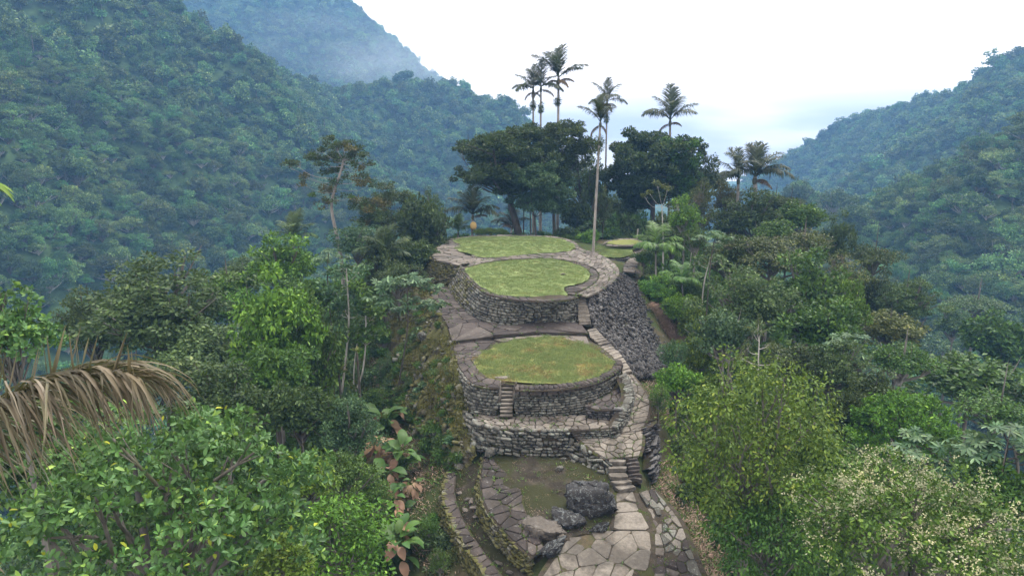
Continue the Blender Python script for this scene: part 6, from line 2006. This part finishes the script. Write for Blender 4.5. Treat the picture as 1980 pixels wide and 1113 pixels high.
def broad_plant(label, px, py, z, n, size, dead, seed):
    q = np.random.default_rng(seed)
    p = pz(px, py, z)
    gz = float(H(p[0], p[1]))
    root = empty("broad_leaved_plant", (p[0], p[1], gz - .05), label, "plant")
    g = Geo()
    for k in range(n):
        a = q.uniform(0, 6.28); hgt = q.uniform(.3, 1.15) * size * 1.5 + max(0, z - gz) * .5
        off = np.array([math.cos(a), math.sin(a), 0]) * q.uniform(.1, .75) * size
        tip = off + [0, 0, hgt]
        g.tube(np.array([[off[0] * .2, off[1] * .2, 0], off * .7 + [0, 0, hgt * .6], tip]), [.02, .016, .012], 4)
        is_dead = q.random() < dead
        d = Vector((math.cos(a), math.sin(a), q.uniform(-.9, -.2) if is_dead else q.uniform(-.1, 1.0))).normalized()
        o = obj("leaf", BROAD, root, tip, None, (size * q.uniform(.6, 1.15),) * 3)
        o.rotation_euler = (d.to_track_quat('Y', 'Z') @ __import__('mathutils').Euler((0, q.normal(0, .35), 0)).to_quaternion()).to_euler()
        set_mat(o, M['broad_dead'] if is_dead else M['broad'])
    obj("stems", g.mesh("stems", M['fern'], True), root)


broad_plant("lowest broad-leaved plant, lush green with a few browned leaves", 768, 1075, -.6, 34, 1.0, .22, 1)
broad_plant("uppermost broad-leaved plant at the foot of the slender cecropia", 748, 835, .2, 34, 1.05, .28, 2)
broad_plant("broad-leaved plant with many withered tan leaves, second from the top", 735, 880, .1, 36, .95, .6, 3)
broad_plant("broad-leaved plant green on its right side beside the withered one", 775, 905, .1, 28, .95, .25, 4)
broad_plant("mostly dead broad-leaved plant in the middle of the row", 752, 940, -.1, 34, .9, .7, 5)
broad_plant("small wilted broad-leaved plant on the reddish dead ferns", 800, 950, 0, 18, .55, .7, 6)
broad_plant("half-dead broad-leaved plant at the lower end of the withered row", 762, 985, -.4, 24, .75, .6, 7)
broad_plant("little broad-leaved plant low beside the side paving on the right", 1395, 1055, -.5, 10, .4, .3, 8)

# ---- dead palm frond reaching in from the left, on a palm whose trunk stands outside the frame
M['frond_dead'] = leaf_mat('leaf_frond_dead', (.045, .042, .024), (.115, .10, .065), (.30, .265, .21), transl=.15, rough=.5, val=1.0, hue=.03)
M['frond_silver'] = leaf_mat('leaf_frond_silver', (.07, .075, .05), (.17, .18, .13), (.36, .37, .30), transl=.15, rough=.45, val=.8)
M['frond_green'] = leaf_mat('leaf_frond_green', (.04, .06, .02), (.08, .11, .035), (.14, .16, .06), transl=.2)
hd = py_(-330, 905, 6.6)
gz = float(H(hd[0], hd[1])) - .2
pr = empty("palm_tree", (hd[0], hd[1], gz), "near palm at the left margin with a long brown drooping frond", "palm")
o0 = np.array(pr.location)
obj("trunk", ring_trunk(np.array([[0, 0, 0], [.2, .1, (hd[2] - gz) * .5], hd - o0]), .2, .15).mesh("trunk", M['bark_grey'], True), pr)


def big_frond(Pl, n, ll, mat, seed, droop=1.0, lw=.05, up_frac=.12, upl=.5, r0=.035, base_mat=None, base_len=0.0):
    """frond along world points; every leaflet a leaflet of its own"""
    q = np.random.default_rng(seed)
    Pl = resample(smooth_line(Pl, 3), 24) - o0
    g = Geo(); g.tube(Pl, np.linspace(r0, .006, 24), 7)
    fr = obj("frond", g.mesh("frond", M['frond_rachis'], True), pr)
    tt = np.linspace(0, 1, 24)
    made = []
    for s in (-1, 1):
        for k in range(n):
            u = .12 + .87 * (k + q.uniform(-.3, .3)) / n
            b = np.array([np.interp(u, tt, Pl[:, j]) for j in range(3)])
            tn = unit(np.array([np.interp(u, tt, np.gradient(Pl[:, j])) for j in range(3)]))
            side = unit(np.cross(tn, [0, 0, 1])) * s
            L = ll * (.55 + .5 * math.sin(math.pi * min(u, .96) ** .9)) * q.uniform(.75, 1.1) * (1 + base_len * max(0, .6 - u))
            upr = q.random() < up_frac
            w = lw * q.uniform(.7, 1.25)
            pts = [b]
            d = unit(tn * q.uniform(.8, 1.5) + side * q.uniform(.3, .8) + np.array([0, 0, q.uniform(.1, .75)]))
            if upr:
                d = unit(tn * .3 + side * .25 + np.array([0, 0, 1.0])); L *= upl
            seg = 8
            for m in range(seg):
                pts.append(pts[-1] + d * L / seg)
                if not upr:
                    d = unit(d + np.array([0, 0, -.40 * droop * q.uniform(.6, 1.4)]) + q.normal(0, .07, 3))
            pts = np.array(pts)
            wn = unit(np.cross(np.gradient(pts, axis=0), unit(np.tile(side * .3 + np.array([0, 0, 1.]) + tn * q.normal(0, .6), (seg + 1, 1)) + np.linspace(0, 1, seg + 1)[:, None] * q.normal(0, .8, 3))))
            prof = np.array([.5, .9, 1.05, 1.05, 1, .9, .7, .45, .05])[:, None] * w * .5
            nn = unit(np.cross(wn, np.gradient(pts, axis=0)))
            V = np.concatenate([pts - wn * prof + nn * prof * .45, pts, pts + wn * prof + nn * prof * .45])
            m = seg + 1
            Qd = [(a, m + a, m + a + 1, a + 1) for a in range(seg)] + [(m + a, 2 * m + a, 2 * m + a + 1, m + a + 1) for a in range(seg)]
            made.append((V, np.array(Qd), base_mat if base_mat and u + q.normal(0, .08) < .42 else mat))
    made = [made[i] for i in q.permutation(len(made))]
    for V, Qd, mt in made[:280]:
        obj("leaflet", mesh_np("leaflet", V, Qd, None, mt, True), fr)
    if made[280:]:
        g = Geo()
        for V, Qd, mt in made[280:]:
            g.add(V, Qd)
        obj("thin_leaflets", g.mesh("thin_leaflets", mat, True), fr, kind="stuff")
    return fr


M['frond_rachis'] = bark_mat('frond_rachis', (.16, .15, .10), (.30, .27, .20), moss=0)
big_frond(np.array([hd, py_(-120, 850, 6.4), py_(10, 775, 6.2), py_(125, 728, 6.1), py_(210, 718, 6.0), py_(272, 735, 5.9)]), 250, 1.25, M['frond_dead'], 1, .75, .023, .11, .5, base_mat=M['frond_silver'], base_len=.9)
big_frond(np.array([hd, py_(-260, 700, 6.6), py_(-150, 480, 6.4), py_(-70, 360, 6.2), py_(-14, 372, 6.0)]), 70, .55, M['fern'], 2, .5, .05, .05, .5)
big_frond(np.array([hd, py_(-200, 980, 6.0), py_(-110, 1040, 5.8), py_(-40, 1090, 5.6)]), 26, .6, M['frond_dead'], 3, .6, .05, .1, .5)
big_frond(np.array([hd, py_(-480, 700, 6.9), py_(-620, 640, 7.2), py_(-760, 700, 7.4)]), 24, .9, M['frond_green'], 4, .6, .05, .05, .5)
for s_ in stats:
    print("LOW TREE", s_)
